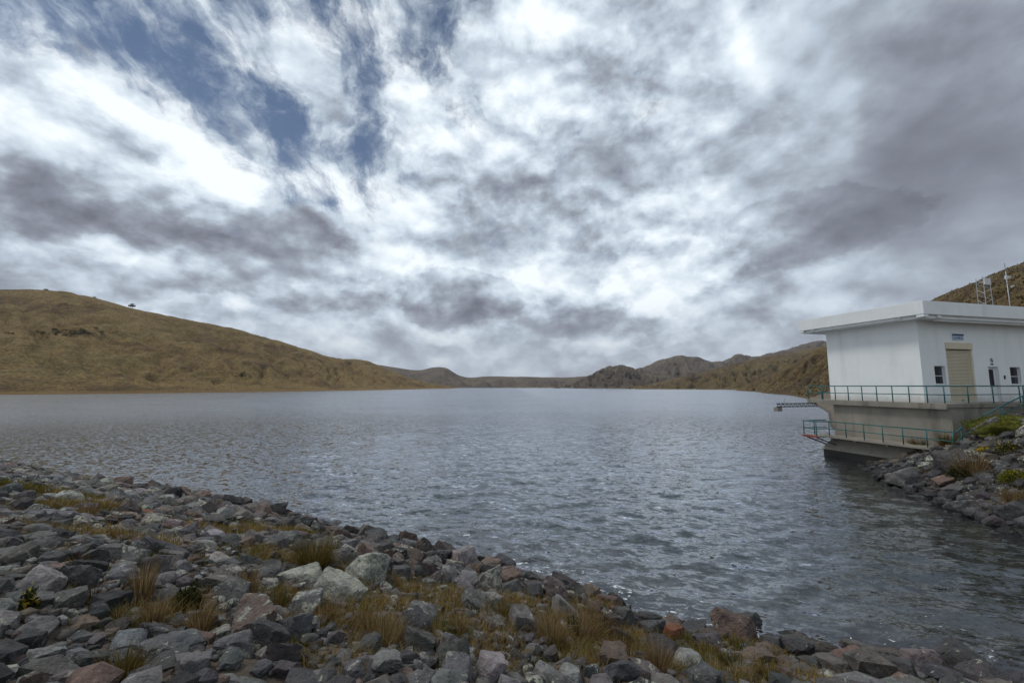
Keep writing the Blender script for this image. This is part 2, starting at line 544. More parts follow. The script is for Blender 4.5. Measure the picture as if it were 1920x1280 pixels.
# ------------------------------------------------------------------ shoreline and ground height
SHORE_PX = [(0, 872), (160, 905), (330, 930), (480, 960), (620, 995), (700, 1020), (800, 1035), (900, 1060), (1000, 1095),
            (1120, 1125), (1180, 1152), (1260, 1185), (1400, 1197), (1500, 1220), (1600, 1240), (1700, 1255), (1920, 1285)]
shore = [(-160, 95), (-62, 43)] + [tuple(on_z(*q)[:2]) for q in SHORE_PX]
shore += [(11.5, 7.2), (14.2, 7.0), (16.4, 8.2), (17.4, 11.2)]
shore += [tuple(on_z(*q)[:2]) for q in [(1920, 1000), (1830, 968), (1790, 950), (1730, 923), (1670, 906), (1648, 884)]]
shore += [(26.5, 32.5), (31, 40), (42, 56), (62, 83), (104, 148), (146, 210)]
SH = np.array(shore, float)
WATER_POLY = np.vstack([SH, [(146, 900), (-160, 900)]])

def inside_poly(x, y, P):
    r = np.zeros(x.shape, bool)
    n = len(P); j = n - 1
    for i in range(n):
        xi, yi, xj, yj = P[i][0], P[i][1], P[j][0], P[j][1]
        c = ((yi > y) != (yj > y)) & (x < (xj - xi) * (y - yi) / (yj - yi + 1e-12) + xi)
        r ^= c
        j = i
    return r

def shore_dist(x, y):
    x, y = np.asarray(x, float), np.asarray(y, float)
    best = np.full(x.shape, 1e9)
    for i in range(len(SH) - 1):
        a, b = SH[i], SH[i + 1]
        d = b - a
        t = np.clip(((x - a[0]) * d[0] + (y - a[1]) * d[1]) / (d @ d), 0, 1)
        best = np.minimum(best, np.hypot(x - a[0] - t * d[0], y - a[1] - t * d[1]))
    return np.where(inside_poly(x, y, WATER_POLY), -best, best)

def sstep(a, b, v):
    t = np.clip((v - a) / (b - a), 0, 1)
    return t * t * (3 - 2 * t)

def ground_h(x, y, rough=True):
    x, y = np.asarray(x, float), np.asarray(y, float)
    sd = shore_dist(x, y)
    slope = .345 + .20 * sstep(11, 18, x)
    cap = 3.55 + .35 * sstep(11, 20, x)
    land = sd * slope
    land = np.where(land > cap - .8, cap - .8 + .8 * np.tanh(np.maximum(land - cap + .8, 0) / .8), land)
    h = np.where(sd > 0, land, np.maximum(sd * .5, -4.0))
    ca, sa = .9713, .238                     # the stair is cut into the bank
    lx = (x - 25.5) * ca + (y - 24.8) * sa; ly = -(x - 25.5) * sa + (y - 24.8) * ca
    lim = 1.55 + np.clip((lx + 1.0) / 7.6, 0, 1) * 2.4 - .22 + np.where(ly < -1.05, .42 + (-1.05 - ly) * .6, 0)
    h = np.where((lx > -2.2) & (ly > -5), np.minimum(h, lim + np.maximum(-1.0 - lx, 0) * .0), h)
    if rough:
        k = sstep(-2, 1, sd)
        h = h + k * (.13 * fbm(x / 2.2, y / 2.2, 4, 3) + .04 * fbm(x / .5, y / .5, 3, 8))
    return h

def gh(x, y):
    return float(ground_h(np.array([x]), np.array([y]))[0])

def on_ground(px, py):
    d = ray(px, py); t = np.linspace(1.5, 60, 400)
    x, y, z = d.x * t, d.y * t, EYE + d.z * t
    g_ = np.maximum(ground_h(x, y), -.1)
    i = int(np.argmax(z < g_)) if (z < g_).any() else 399
    i = max(i, 1)
    f = (z[i - 1] - g_[i - 1]) / ((z[i - 1] - g_[i - 1]) - (z[i] - g_[i]) + 1e-9)
    k = t[i - 1] + f * (t[i] - t[i - 1])
    return Vector((d.x * k, d.y * k, EYE + d.z * k))

# near ground: one sheet, finer close to the camera
def axis(a, b, fine0, fine1, step, grow):
    pts = list(np.arange(fine0, fine1, step))
    s = step; v = fine1
    while v < b:
        pts.append(v); s *= grow; v += s
    s = step; v = fine0 - step; lo = []
    while v > a:
        lo.append(v); s *= grow; v -= s
    return np.array(lo[::-1] + pts)
gx = axis(-150, 160, -16, 30, .22, 1.06)
gy = axis(-60, 215, -1, 30, .22, 1.06)
X, Y = np.meshgrid(gx, gy, indexing='ij')
Z = ground_h(X, Y)
ground = obj('ground', np_mesh('ground', np.stack([X, Y, Z], -1).reshape(-1, 3), grid_faces(len(gx), len(gy))), M_SOIL, kind='structure')

# ------------------------------------------------------------------ lake
def water_material():
    m, g, out = material('lake water')
    p = g.node('ShaderNodeNewGeometry').outputs['Position']
    dep = g.node('ShaderNodeAttribute', attribute_name='depth').outputs['Fac']
    sh = g.node('ShaderNodeAttribute', attribute_name='shore').outputs['Fac']
    rot = g.node('ShaderNodeVectorRotate', rotation_type='Z_AXIS')
    g.put(rot.inputs['Vector'], p); rot.inputs['Angle'].default_value = R(12)
    q = rot.outputs[0]
    def slopes(sx, sy, amp, det, dist):
        c = g.noise(g.vm('MULTIPLY', q, (sx, sy, 1)), 1.0, det, .55, dist, out='Color')
        return g.vm('MULTIPLY', g.vm('SUBTRACT', c, (.5, .5, .5)), (amp * .75, amp, 0))
    # facets of the chop, given as slopes so that they hold at every distance
    gust = g.mapr(g.noise(g.vm('MULTIPLY', q, (.035, .09, 1)), 1.0, 4, .6, .5), .3, .7, .72, 1.25, 'LINEAR')
    sl = g.vm('ADD', slopes(2.0, 3.9, 1.05, 2, .5), g.vm('ADD', slopes(5.0, 9.5, .62, 2, .4), slopes(13, 21, .25, 1, .2)))
    far = g.mapr(g.vm('LENGTH', p), 14, 115)
    sl = g.vm('SCALE', sl, scale=g.mul(g.mul(gust, g.mapr(far, 0, 1, 1.0, .92, 'LINEAR')), g.mapr(g.xyz(p)[0], 8, 17, 1.0, .60)))
    N = g.vm('NORMALIZE', g.vm('ADD', g.node('ShaderNodeNewGeometry').outputs['Normal'], sl))
    gl = g.node('ShaderNodeBsdfGlossy')
    g.put(gl.inputs['Roughness'], g.mapr(far, 0, 1, .05, .21, 'LINEAR'))
    gl.inputs['Color'].default_value = (.93, .95, 1, 1)
    g.nt.links.new(N, gl.inputs['Normal'])
    # body colour of the peaty water; clear in the shallows
    df = g.node('ShaderNodeBsdfDiffuse')
    g.put(df.inputs[0], g.mix(g.mapr(dep, .2, 2.5), (.020, .022, .017), (.007, .012, .012)))
    tr = g.node('ShaderNodeBsdfTransparent'); tr.inputs[0].default_value = (.40, .43, .38, 1)
    body = g.node('ShaderNodeMixShader')
    g.put(body.inputs[0], g.mapr(dep, .05, .9))
    g.nt.links.new(tr.outputs[0], body.inputs[1]); g.nt.links.new(df.outputs[0], body.inputs[2])
    fr = g.node('ShaderNodeFresnel'); fr.inputs['IOR'].default_value = 1.62
    g.nt.links.new(N, fr.inputs['Normal'])
    surf = g.node('ShaderNodeMixShader')
    g.put(surf.inputs[0], g.mul(fr.outputs[0], g.m('MINIMUM', g.mapr(far, 0, 1, 1.35, .90, 'LINEAR'), 1.35)))
    g.nt.links.new(body.outputs[0], surf.inputs[1]); g.nt.links.new(gl.outputs[0], surf.inputs[2])
    # broken foam where the chop runs onto the stones
    fn = g.noise(g.vm('MULTIPLY', q, (3.0, 5.6, 1)), 1.0, 6, .66, 1.2)
    fl = g.noise(g.vm('MULTIPLY', q, (.35, .55, 1)), 1.0, 3, .6)
    fo = g.mapr(g.add(fn, g.add(g.mul(sh, .13), g.mul(g.m('SUBTRACT', fl, .5), .28))), .695, .75, 0, .8)
    fo = g.mul(fo, g.mapr(sh, .05, .35))
    foam = g.node('ShaderNodeBsdfDiffuse'); foam.inputs[0].default_value = (.72, .74, .76, 1)
    fin = g.node('ShaderNodeMixShader')
    g.put(fin.inputs[0], fo)
    g.nt.links.new(surf.outputs[0], fin.inputs[1]); g.nt.links.new(foam.outputs[0], fin.inputs[2])
    g.nt.links.new(fin.outputs[0], out.inputs['Surface'])
    return m

def build_water():
    na, nr = 720, 640
    az = np.radians(np.linspace(-82, 82, na))
    rr = 5.0 * (6000 / 5.0) ** (np.linspace(0, 1, nr) ** 1.25)
    A, RR = np.meshgrid(az, rr, indexing='ij')
    X, Y = np.sin(A) * RR, np.cos(A) * RR
    sd = np.where(RR < 90, 0, -30.0)
    near = RR < 90
    sd[near] = shore_dist(X[near], Y[near])
    wr = np.random.default_rng(5)
    Z = np.zeros_like(X)
    for i in range(26):                       # wind waves running towards the near shore
        lam = .55 * (2.6 / .55) ** (i / 25)
        th = math.radians(-90 + 14 + wr.normal(0, 34))
        kx, ky = math.cos(th) * 2 * math.pi / lam, math.sin(th) * 2 * math.pi / lam
        amp = .0064 * lam ** .55
        fade = 1 - sstep(lam * 9, lam * 34, RR)
        ph = wr.uniform(0, 6.28)
        s = np.sin(kx * X + ky * Y + ph + 1.6 * perlin(X / (lam * 3.1), Y / (lam * 3.1), 70 + i))
        Z += amp * fade * (s + .28 * (s * s - .5)) * (.6 + .7 * np.clip(.5 + perlin(X / 9, Y / 9, 31 + i), 0, 1))
    Z *= np.where(sd > -3, .55 + .45 * sstep(0, 3, -sd), 1)
    keep = (sd < 2.0)
    idx = -np.ones(X.size, int)
    F = grid_faces(na, nr)
    fk = keep.ravel()[F].all(1)
    F = F[fk]
    used = np.unique(F); idx[used] = np.arange(len(used))
    V = np.stack([X, Y, Z], -1).reshape(-1, 3)[used]
    me = np_mesh('water', V, idx[F])
    a = me.attributes.new('depth', 'FLOAT', 'POINT')
    a.data.foreach_set('value', np.clip(-sd.ravel()[used] * .5, 0, 5).astype(np.float32))
    b = me.attributes.new('shore', 'FLOAT', 'POINT')
    xr = X.ravel()[used]
    b.data.foreach_set('value', (np.exp(np.minimum(sd.ravel()[used], 0) / 1.7) * (1 - .75 * sstep(8, 13, xr)) * (.45 + .55 * sstep(-9, 0, xr))).astype(np.float32))
    return obj('water', me, water_material(), kind='structure')
water = build_water()

# ------------------------------------------------------------------ hills
def hill(foot, ridge, mat, nu, nv, power=.95, amp=3.0, L=60, gully=4.0, gk=30, seed=1, ridge_amp=.4, name='hill'):
    ft = np.array([(*f, 0)[:3] if len(f) == 2 else f for f in foot], float)
    rd = np.array(ridge, float)
    # sample both rails with the same parameter
    par = np.r_[0, np.cumsum(np.linalg.norm(np.diff(rd[:, :2], axis=0), axis=1))]
    u = np.linspace(0, par[-1], nu)
    def rail(P):
        o = np.empty((nu, 3)); m = np.gradient(P, par, axis=0)
        i = np.clip(np.searchsorted(par, u, side='right') - 1, 0, len(par) - 2)
        h = (par[i + 1] - par[i])[:, None]; s = ((u - par[i]) / h[:, 0])[:, None]
        return ((2 * s**3 - 3 * s**2 + 1) * P[i] + (s**3 - 2 * s**2 + s) * h * m[i]
                + (-2 * s**3 + 3 * s**2) * P[i + 1] + (s**3 - s**2) * h * m[i + 1])
    Fo, Ri = rail(ft), rail(rd)
    s = np.r_[-.05, np.linspace(0, 1, nv) ** 1.1, np.linspace(1.04, 1.7, max(6, nv // 6))]
    S = s[None, :]
    XY = Fo[:, None, :2] + (Ri - Fo)[:, None, :2] * S[..., None]
    up = np.where(S <= 1, np.sign(S) * np.abs(np.clip(S, -1, 1)) ** power, 1 - .9 * ((S - 1) / .7) ** 1.6)
    Zb = Fo[:, None, 2] + (Ri - Fo)[:, None, 2] * up
    x, y = XY[..., 0], XY[..., 1]
    w = sstep(0, .18, S) * (1 - (1 - ridge_amp) * np.exp(-((S - 1) / .12) ** 2))
    U = (u[:, None] + 0 * S)
    wob = U + L * .5 * fbm(x / (L * 1.5), y / (L * 1.5), 3, seed + 40)
    dz = amp * fbm(x / L, y / L, 6, seed) + .22 * amp * fbm(x / (L * .16), y / (L * .16), 4, seed + 9, .6)
    dz = dz - gully * np.clip(ridged(wob / gk, S * 1.2 + .3 * U / gk, 4, seed + 20), 0, 2) ** 2 * np.clip(1.15 - np.abs(S - .5), 0, 1)
    Zb = Zb + w * dz - 2.5 * (S < 0)
    V = np.stack([x, y, Zb], -1).reshape(-1, 3)
    F = grid_faces(nu, len(s))
    nz = np.cross(V[F[:, 1]] - V[F[:, 0]], V[F[:, 3]] - V[F[:, 0]])[:, 2].mean()
    return obj(name, np_mesh(name, V, F if nz > 0 else F[:, ::-1]), mat, kind='structure')

def beach(g, p, col):
    z = g.xyz(p)[2]
    b = g.mapr(g.add(z, g.mul(g.noise(p, .05, 4), 1.5)), 3.4, 1.6)
    return g.mix(g.mul(b, .8), col, (.185, .118, .050))
GOLD = [(.32, (.060, .037, .017)), (.43, (.112, .072, .029)), (.52, (.168, .113, .044)), (.60, (.132, .094, .036)), (.72, (.085, .066, .026))]  # darkest stops make patches like cloud shadow, put into the grass colour
BROWN = [(.30, (.056, .038, .021)), (.45, (.096, .066, .033)), (.58, (.132, .094, .040)), (.72, (.092, .078, .032))]
GREYB = [(.30, (.068, .054, .045)), (.48, (.105, .082, .064)), (.62, (.130, .102, .070)), (.75, (.095, .084, .058))]
def W3(px, py, Y): return tuple(at_y(px, py, Y))

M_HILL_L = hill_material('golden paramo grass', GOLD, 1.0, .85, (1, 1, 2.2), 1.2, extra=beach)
M_HILL_R = hill_material('brown tussock slope', BROWN, 2.2, .8, (1, 1, 1.5), 1.2)
M_HILL_M = hill_material('brown distant slope', BROWN, .8, .6, (1, 1, 1.6), 2.5)
M_HILL_F = hill_material('grey brown far slope', GREYB, .55, .6, (1, 1, 1.8), 3.5)

left_foot = [(-460, -40), (-400, 130), (-301, 248), (-277, 272), (-253, 303), (-226, 358), (-196, 430), (-180, 500), (-165, 585), (-152, 670), (-135, 790), (-112, 930)]
left_ridge = [(-1000, -60, 118), (-820, 210, 112), W3(0, 541, 430), W3(125, 547, 440), W3(262, 580, 465), W3(420, 612, 545), W3(560, 650, 680), W3(628, 670, 770), W3(684, 675, 860), W3(718, 688, 930), W3(780, 712, 1040), W3(862, 727, 1150)]
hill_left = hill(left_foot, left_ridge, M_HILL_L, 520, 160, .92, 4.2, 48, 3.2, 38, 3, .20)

far_r = [(350, 690), (560, 688), (660, 682), (705, 683), (745, 689), (790, 693), (815, 688), (838, 690), (858, 702), (920, 705), (1000, 706), (1060, 707), (1120, 703), (1250, 700), (1420, 700)]
hill_far = hill([((px - 960) / FPX * 1150, 1150) for px, _ in far_r], [W3(px, py, 1750) for px, py in far_r], M_HILL_F, 340, 80, 1.0, 9, 110, 7, 70, 8, .10)
back_r = [(1060, 722), (1120, 708), (1180, 694), (1215, 684), (1245, 671), (1275, 666), (1305, 668), (1330, 676), (1352, 676), (1385, 663), (1412, 667), (1445, 661), (1485, 650), (1525, 640), (1570, 636), (1680, 622), (1800, 600)]
hill_back = hill([((px - 960) / FPX * 1250, 1250) for px, _ in back_r], [W3(px, py, 1850) for px, py in back_r], M_HILL_F, 420, 120, .92, 13, 85, 22, 55, 12, .16)
peak_r = [(1040, 727), (1085, 713), (1115, 698), (1140, 686), (1160, 682), (1182, 688), (1205, 698), (1250, 706), (1310, 718), (1340, 726)]
hill_peak = hill([(x, 880 + 25 * math.sin(i)) for i, x in enumerate(np.interp([p[0] for p in peak_r], [1040, 1340], [88, 425]))],
                 [W3(px, py, 1130) for px, py in peak_r], M_HILL_F, 300, 110, .88, 8, 50, 12, 26, 17, .25)
mid_r = [(1170, 727), (1245, 714), (1310, 699), (1370, 683), (1430, 669), (1500, 657), (1570, 640), (1650, 615), (1780, 585)]
hill_mid = hill([(190, 690), (245, 660), (285, 620), (318, 590), (350, 560), (400, 540), (450, 520), (520, 500), (600, 480)],
                [W3(px, py, 980) for px, py in mid_r], M_HILL_M, 380, 140, .95, 8, 60, 11, 36, 23, .16)
right_r = [W3(1376, 733, 505), W3(1415, 714, 470), W3(1465, 692, 430), W3(1545, 648, 365), W3(1640, 606, 305), W3(1745, 563, 255), W3(1830, 526, 222), W3(1920, 489, 192),
           W3(2080, 425, 155), W3(2500, 330, 95), (230, 0, 52), (230, -70, 50)]
right_f = [(254, 484), (240, 440), (215, 372), (180, 300), (155, 236), (118, 168), (92, 120), (74, 90, 2.5), (68, 62, 3.3), (66, 32, 3.4), (64, 0, 3.3), (64, -60, 3.2)]
hill_right = hill(right_f, right_r, M_HILL_R, 460, 150, .92, 2.2, 34, 2.6, 22, 29, .35)

# ------------------------------------------------------------------ valve house on the right bank
BA = math.atan2(.238, .9713)
BLOC = (25.5, 24.8, 0)
ZD = 4.12                      # deck
ZL = 1.55                      # lower walkway
WX, WY, WX1, WY1 = .90, 1.61, 14.6, 7.68
ZT = at_y(1723, 563, 25.4).z   # roof top
ZF = at_y(1723, 588, 25.4).z   # fascia bottom
ZW = ZF - .22                  # wall top
house = empty('valve_house', BLOC, BA, label='white flat roofed valve house on a concrete base at the lake edge', category='building')

def wall_with_openings(x0, x1, z0, z1, y, depth, holes, name, mat):
    xs = sorted({x0, x1, *[h[0] for h in holes], *[h[1] for h in holes]})
    zs = sorted({z0, z1, *[h[2] for h in holes], *[h[3] for h in holes]})
    m = MB()
    def hole(xa, za):
        return any(h[0] <= xa < h[1] and h[2] <= za < h[3] for h in holes)
    for i in range(len(xs) - 1):
        for j in range(len(zs) - 1):
            if not hole(xs[i], zs[j]):
                m.poly([(xs[i], y, zs[j]), (xs[i + 1], y, zs[j]), (xs[i + 1], y, zs[j + 1]), (xs[i], y, zs[j + 1])])
    for a, b, c, d in holes:      # reveals
        m.poly([(a, y, c), (a, y + depth, c), (a, y + depth, d), (a, y, d)])
        m.poly([(b, y, c), (b, y, d), (b, y + depth, d), (b, y + depth, c)])
        m.poly([(a, y, d), (a, y + depth, d), (b, y + depth, d), (b, y, d)])
        m.poly([(a, y, c), (b, y, c), (b, y + depth, c), (a, y + depth, c)])
    bmesh.ops.remove_doubles(m.bm, verts=m.bm.verts, dist=1e-4)
    me = bpy.data.meshes.new(name); bmesh.ops.recalc_face_normals(m.bm, faces=m.bm.faces)
    m.bm.to_mesh(me); m.bm.free()
    return obj(name, me, mat, house)

WIN = [(2.02, 2.96, 5.27, 6.44), (9.05, 10.08, 5.27, 6.44)]
SHUT = (3.20, 5.63, ZD + .02, 7.98)
DOOR = (6.95, 7.93, ZD + .02, 6.44)
HIGH = (11.1, 13.6, 7.9, 9.0)
wall_with_openings(WX, WX1, ZD, ZW + .1, WY, .22, [*WIN, SHUT, DOOR, HIGH], 'wall', M_WHITE)
m = MB()
m.poly([(WX, WY, ZD), (WX, WY, ZW + .1), (WX, WY1, ZW + .1), (WX, WY1, ZD)])
m.poly([(WX, WY1, ZD), (WX, WY1, ZW + .1), (WX1, WY1, ZW + .1), (WX1, WY1, ZD)])
m.poly([(WX1, WY, ZD), (WX1, WY1, ZD), (WX1, WY1, ZW + .1), (WX1, WY, ZW + .1)])
m.build('wall', M_WHITE, house)
# interior back panel so the openings are dark rooms, not see-through
MB().box(WX + .3, WX1 - .3, WY + .9, WY + 1.0, ZD, ZW).build('partition', M_DARKST, house)

rx0, ry0, rx1, ry1 = WX - .93, WY - 1.0, WX1 + .9, WY1 + 1.50
roof = MB().box(rx0 + .18, rx1 - .18, ry0 + .18, ry1 - .18, ZW, ZT - .12).build('roof', M_ROOFW, house)
t = .18
MB().box(rx0, rx1, ry0, ry0 + t, ZF, ZT).build('fascia', M_ROOFW, roof, bevel=.012)
MB().box(rx0, rx0 + t, ry0 + t + .002, ry1, ZF, ZT).build('fascia', M_ROOFW, roof, bevel=.012)
MB().box(rx1 - t, rx1, ry0 + t + .002, ry1, ZF, ZT).build('fascia', M_ROOFW, roof, bevel=.012)
MB().box(rx0 + t + .002, rx1 - t - .002, ry1 - t, ry1, ZF, ZT).build('fascia', M_ROOFW, roof, bevel=.012)
# eaves beams stepping out below the fascia, with gaps by the corners
MB().box(rx0 + 1.6, rx1 - .6, ry0 + .30, ry0 + .52, ZF - .34, ZW - .003).build('eaves_beam', M_ROOFW, roof, bevel=.01)
MB().box(rx0 + .02, rx0 + .42, ry0 + .02, ry0 + .42, ZF - .17, ZF - .003).build('eaves_block', M_ROOFW, roof, bevel=.01)
MB().box(rx0 + 1.28, rx0 + 1.58, ry0 + .06, ry0 + .42, ZF - .17, ZF - .003).build('eaves_block', M_ROOFW, roof, bevel=.01)
MB().box(rx0 + .10, rx0 + .36, ry0 + 1.35, ry1 - 1.6, ZF - .17, ZF - .003).build('eaves_beam', M_ROOFW, roof, bevel=.01)
MB().box(rx0 + .02, rx0 + .42, ry1 - .42, ry1 - .02, ZF - .17, ZF - .003).build('eaves_block', M_ROOFW, roof, bevel=.01)
MB().box(rx0 + .1, rx0 + .4, ry1 - 1.25, ry1 - .9, ZF - .17, ZF - .003).build('eaves_block', M_ROOFW, roof, bevel=.01)
MB().tube((WX + 2.3, WY - .35, ZW - .08), (WX + 2.6, WY - .35, ZW - .08), .05).build('lamp', M_FRAME, roof)

def window(a, b, c, d, name='window', bars=1, yb=.14):
    y = WY + yb
    w = MB().box(a, a + .035, y, y + .05, c, d).box(b - .035, b, y, y + .05, c, d).box(a + .035, b - .035, y, y + .05, d - .035, d) \
        .box(a + .035, b - .035, y, y + .05, c, c + .035).build(name, M_FRAME, house)
    zs = np.linspace(c + .035, d - .035, bars + 2)
    for i in range(bars):
        zm = zs[i + 1] - .05
        MB().box(a + .036, b - .036, y + .002, y + .046, zm - .022, zm + .022).build('mullion', M_FRAME, w)
    for i in range(bars + 1):
        MB().box(a + .036, b - .036, y + .018, y + .03, zs[i] + .001, zs[i + 1] - .001).build('pane', M_GLASS, w)
    MB().box(a - .07, b + .07, WY - .06, WY + yb, c - .07, c - .003).build('sill', M_FRAME, w, bevel=.006)
    return w
for wdw in WIN:
    window(*wdw)
hw = window(*HIGH, bars=0)
MB().box(12.32, 12.38, WY + .142, WY + .186, HIGH[2] + .061, HIGH[3] - .061).build('mullion', M_FRAME, hw)

# roller shutter
sh = MB().box(SHUT[0] - .02, SHUT[1] + .02, WY - .05, WY + .20, SHUT[3] - .42, SHUT[3]).build('shutter', M_SHUT, house, bevel=.008)
n = 36
zz = np.linspace(SHUT[2], SHUT[3] - .46, n + 1)
slat = None
for i in range(n):
    if slat is None:
        h = zz[1] - zz[0]; m = MB()
        prof = [(0, 0), (-.022, h * .25), (-.026, h * .5), (-.022, h * .75), (0, h - .012), (.012, h - .012), (.012, 0)]
        L = [m.bm.verts.new((SHUT[0] + .07, y, z)) for y, z in prof]; Rr = [m.bm.verts.new((SHUT[1] - .07, y, z)) for y, z in prof]
        for k in range(len(prof)):
            m.bm.faces.new((L[k], L[(k + 1) % 7], Rr[(k + 1) % 7], Rr[k]))
        slat = m.build('slat', M_SHUT, sh); slat.location = (0, WY + .15, zz[0])
    else:
        s2 = slat.copy(); COL.objects.link(s2); s2.location = (0, WY + .15, zz[i])
for a, b in ((SHUT[0], SHUT[0] + .07), (SHUT[1] - .07, SHUT[1])):
    MB().box(a, b, WY + .06, WY + .20, SHUT[2], SHUT[3] - .423).build('guide_rail', M_SHUT, sh)
MB().tube((4.4, WY + .10, ZD + .10), (4.56, WY + .10, ZD + .10), .03).build('handle', M_DARKST, sh)

# door with a glazed upper half
a, b, c, d = DOOR
dr = MB().box(a + .07, b - .07, WY + .14, WY + .18, c, c + .96).box(a + .07, a + .17, WY + .14, WY + .18, c + .96, d - .07) \
    .box(b - .25, b - .07, WY + .14, WY + .18, c + .96, d - .07).box(a + .17, b - .25, WY + .14, WY + .18, d - .17, d - .07).build('door', M_FRAME, house)
MB().box(a + .171, b - .251, WY + .152, WY + .165, c + .961, d - .171).build('pane', M_GLASS, dr)
MB().box(a, a + .068, WY + .08, WY + .2, c, d).box(b - .068, b, WY + .08, WY + .2, c, d).box(a + .068, b - .068, WY + .08, WY + .2, d - .068, d).build('frame', M_FRAME, dr)
MB().tube((b - .16, WY + .09, c + 1.0), (b - .16, WY + .09, c + 1.14), .018).build('handle', M_STEEL, dr)
MB().box(8.36, 8.46, WY - .05, WY - .002, 5.62, 5.86).build('keypad', M_BLACK, house, bevel=.006)

# concrete below the deck
deck = MB().box(0, WX1 + .3, 0, WY1 + 1.2, ZD - .26, ZD - .004).build('deck_slab', M_CONC, house, bevel=.015)
MB().box(-.02, .14, .02, WY1 + 1.2, ZD - .34, ZD - .263).build('edge_beam', M_CONC, deck, bevel=.01)
m = MB().box(.30, WX1, .06, 7.05, ZL - .3, ZD - .262)
m.build('foundation_wall', M_CONC, house, bevel=.02)
MB().box(.305, 1.7, -.012, .058, ZL - .3, ZD - .50).build('pilaster', M_CONC, house, bevel=.01)
# plinth flares out towards the water, then drops into it
m = MB()
def ring(o, z): return [m.bm.verts.new(p) for p in ((.12 - o, -.2 - o * .4, z), (9, -.2 - o * .4, z), (9, 7.2 + o, z), (.12 - o, 7.2 + o, z))]
r0, r1, r2 = ring(0, ZL - .3), ring(.42, .62), ring(.46, .48)
for A_, B_ in ((r0, r1), (r1, r2)):
    for i in range(4):
        m.bm.faces.new((A_[i], A_[(i + 1) % 4], B_[(i + 1) % 4], B_[i]))
m.bm.faces.new(r0)
m.build('plinth', M_CONC, house)
MB().box(-.30, 9, -.32, 7.6, -2.5, .482).build('wet_footing', M_CONC_WET, house, bevel=.03)
# lower walkway
walk = MB().box(-.92, .298, .3, 6.62, ZL - .14, ZL).build('lower_walkway', M_CONC, house, bevel=.012)
MB().box(-1.95, .298, 6.623, 7.75, ZL - .10, ZL - .004).build('platform', M_CONC, walk, bevel=.01)
MB().box(-1.96, -1.90, 6.60, 7.77, ZL - .12, ZL + .02).build('edge_strip', M_RUST, walk)
for yy in (6.75, 7.55):
    MB().tube((-1.8, yy, ZL - .13), (.05, yy, ZL - .75), .05, 6).build('strut', M_DARKST, walk)
for yy in (.8, 2.8, 4.8, 6.4):
    m = MB(); m.prism([(-.8, yy), (.3, yy), (.3, yy + .14), (-.8, yy + .14)], ZL - .26, ZL - .142); m.build('bracket', M_CONC, walk)

def railing(name, pts, zs, label, step=None, posts=None, parent_label=None, H=1.03, mids=(.5,), r=.032):
    """pts: local polyline (x, y); zs: foot heights; posts: list of (x, y, z)"""
    e = empty(name, BLOC, BA, label=label, category='railing')
    for (x, y, z) in posts:
        MB().tube((x, y, z - .004), (x, y, z + H), r, 8).build('post', M_TEAL, e, smooth=True)
    for k, frac in enumerate((1.0, *mids)):
        for i in range(len(pts) - 1):
            a, b = pts[i], pts[i + 1]
            MB().tube((a[0], a[1], zs[i] + H * frac), (b[0], b[1], zs[i + 1] + H * frac), r * (1.1 if k == 0 else .85), 8).build(
                'top_rail' if k == 0 else 'mid_rail', M_TEAL, e, smooth=True)
    return e
ye = WY1 + 1.12
pl = [(.08, y, ZD) for y in (.10, .95, 1.9, 2.85, 3.8, 4.75, 5.7, 6.65, 7.7, ye)] + [(x, .10, ZD) for x in (2.05, 4.2, 6.6)] + [(x, ye, ZD) for x in (1.5, 3, 4.5)]
railing('deck_railing', [(4.8, ye), (.08, ye), (.08, .10), (6.75, .10)], [ZD] * 4, 'long teal railing round the upper deck of the white building', posts=pl)
railing('deck_railing', [(6.98, .10), (14.4, .10)], [ZD] * 2, 'teal railing on the upper deck beyond the stair opening', posts=[(x, .10, ZD) for x in (6.98, 9.2, 11.4, 13.6)])
railing('walkway_railing', [(.25, 7.68), (-1.88, 7.68), (-1.88, 6.70), (-.86, 6.56), (-.86, .6), (-1.05, -.75)], [ZL] * 6,
        'teal railing along the lower walkway just above the water',
        posts=[(-1.88, 7.68, ZL), (-.9, 7.68, ZL), (-1.88, 6.70, ZL), (-.86, 6.56, ZL), (-.86, 5.35, ZL), (-.86, 4.15, ZL), (-.86, 3.0, ZL), (-.86, 1.85, ZL), (-.86, .6, ZL), (-1.05, -.75, ZL)])
st = [(-1.05, -.9), (-.35, -.9), (2.9, -.9), (6.72, -.9), (6.72, .0)]
sz = [ZL, ZL + .36, ZL + 1.42, ZD, ZD]
stair = empty('stair', BLOC, BA, label='concrete stair climbing along the base of the white building', category='stair')
nst = 15
for i in range(nst):
    xa = -1.0 + 7.6 * i / nst
    za = ZL - .1 + (ZD - ZL) * (i + 1) / nst
    MB().box(xa, xa + 7.6 / nst + .02 * 0, -.95, -.015, za - .5, za).build('step', M_CONC, stair)
rail_l = empty('stair_handrail', BLOC, BA, label='sloping teal handrail rising beside the stair to the upper deck', category='railing')
for i in range(len(st) - 1):
    for frac, rr_ in ((1.0, .036), (.52, .028)):
        MB().tube((*st[i], sz[i] + 1.03 * frac), (*st[i + 1], sz[i + 1] + 1.03 * frac), rr_, 8).build('top_rail' if frac == 1 else 'mid_rail', M_TEAL, rail_l, smooth=True)
for (x, y), z in zip([(-.6, -.9), (1.2, -.9), (2.9, -.9), (4.8, -.9), (6.72, -.9)], [ZL + .2, ZL + .86, ZL + 1.42, ZL + 2.0, ZD - .2]):
    MB().tube((x, y, z - .3), (x, y, z + 1.0), .034, 8).build('post', M_TEAL, rail_l, smooth=True)

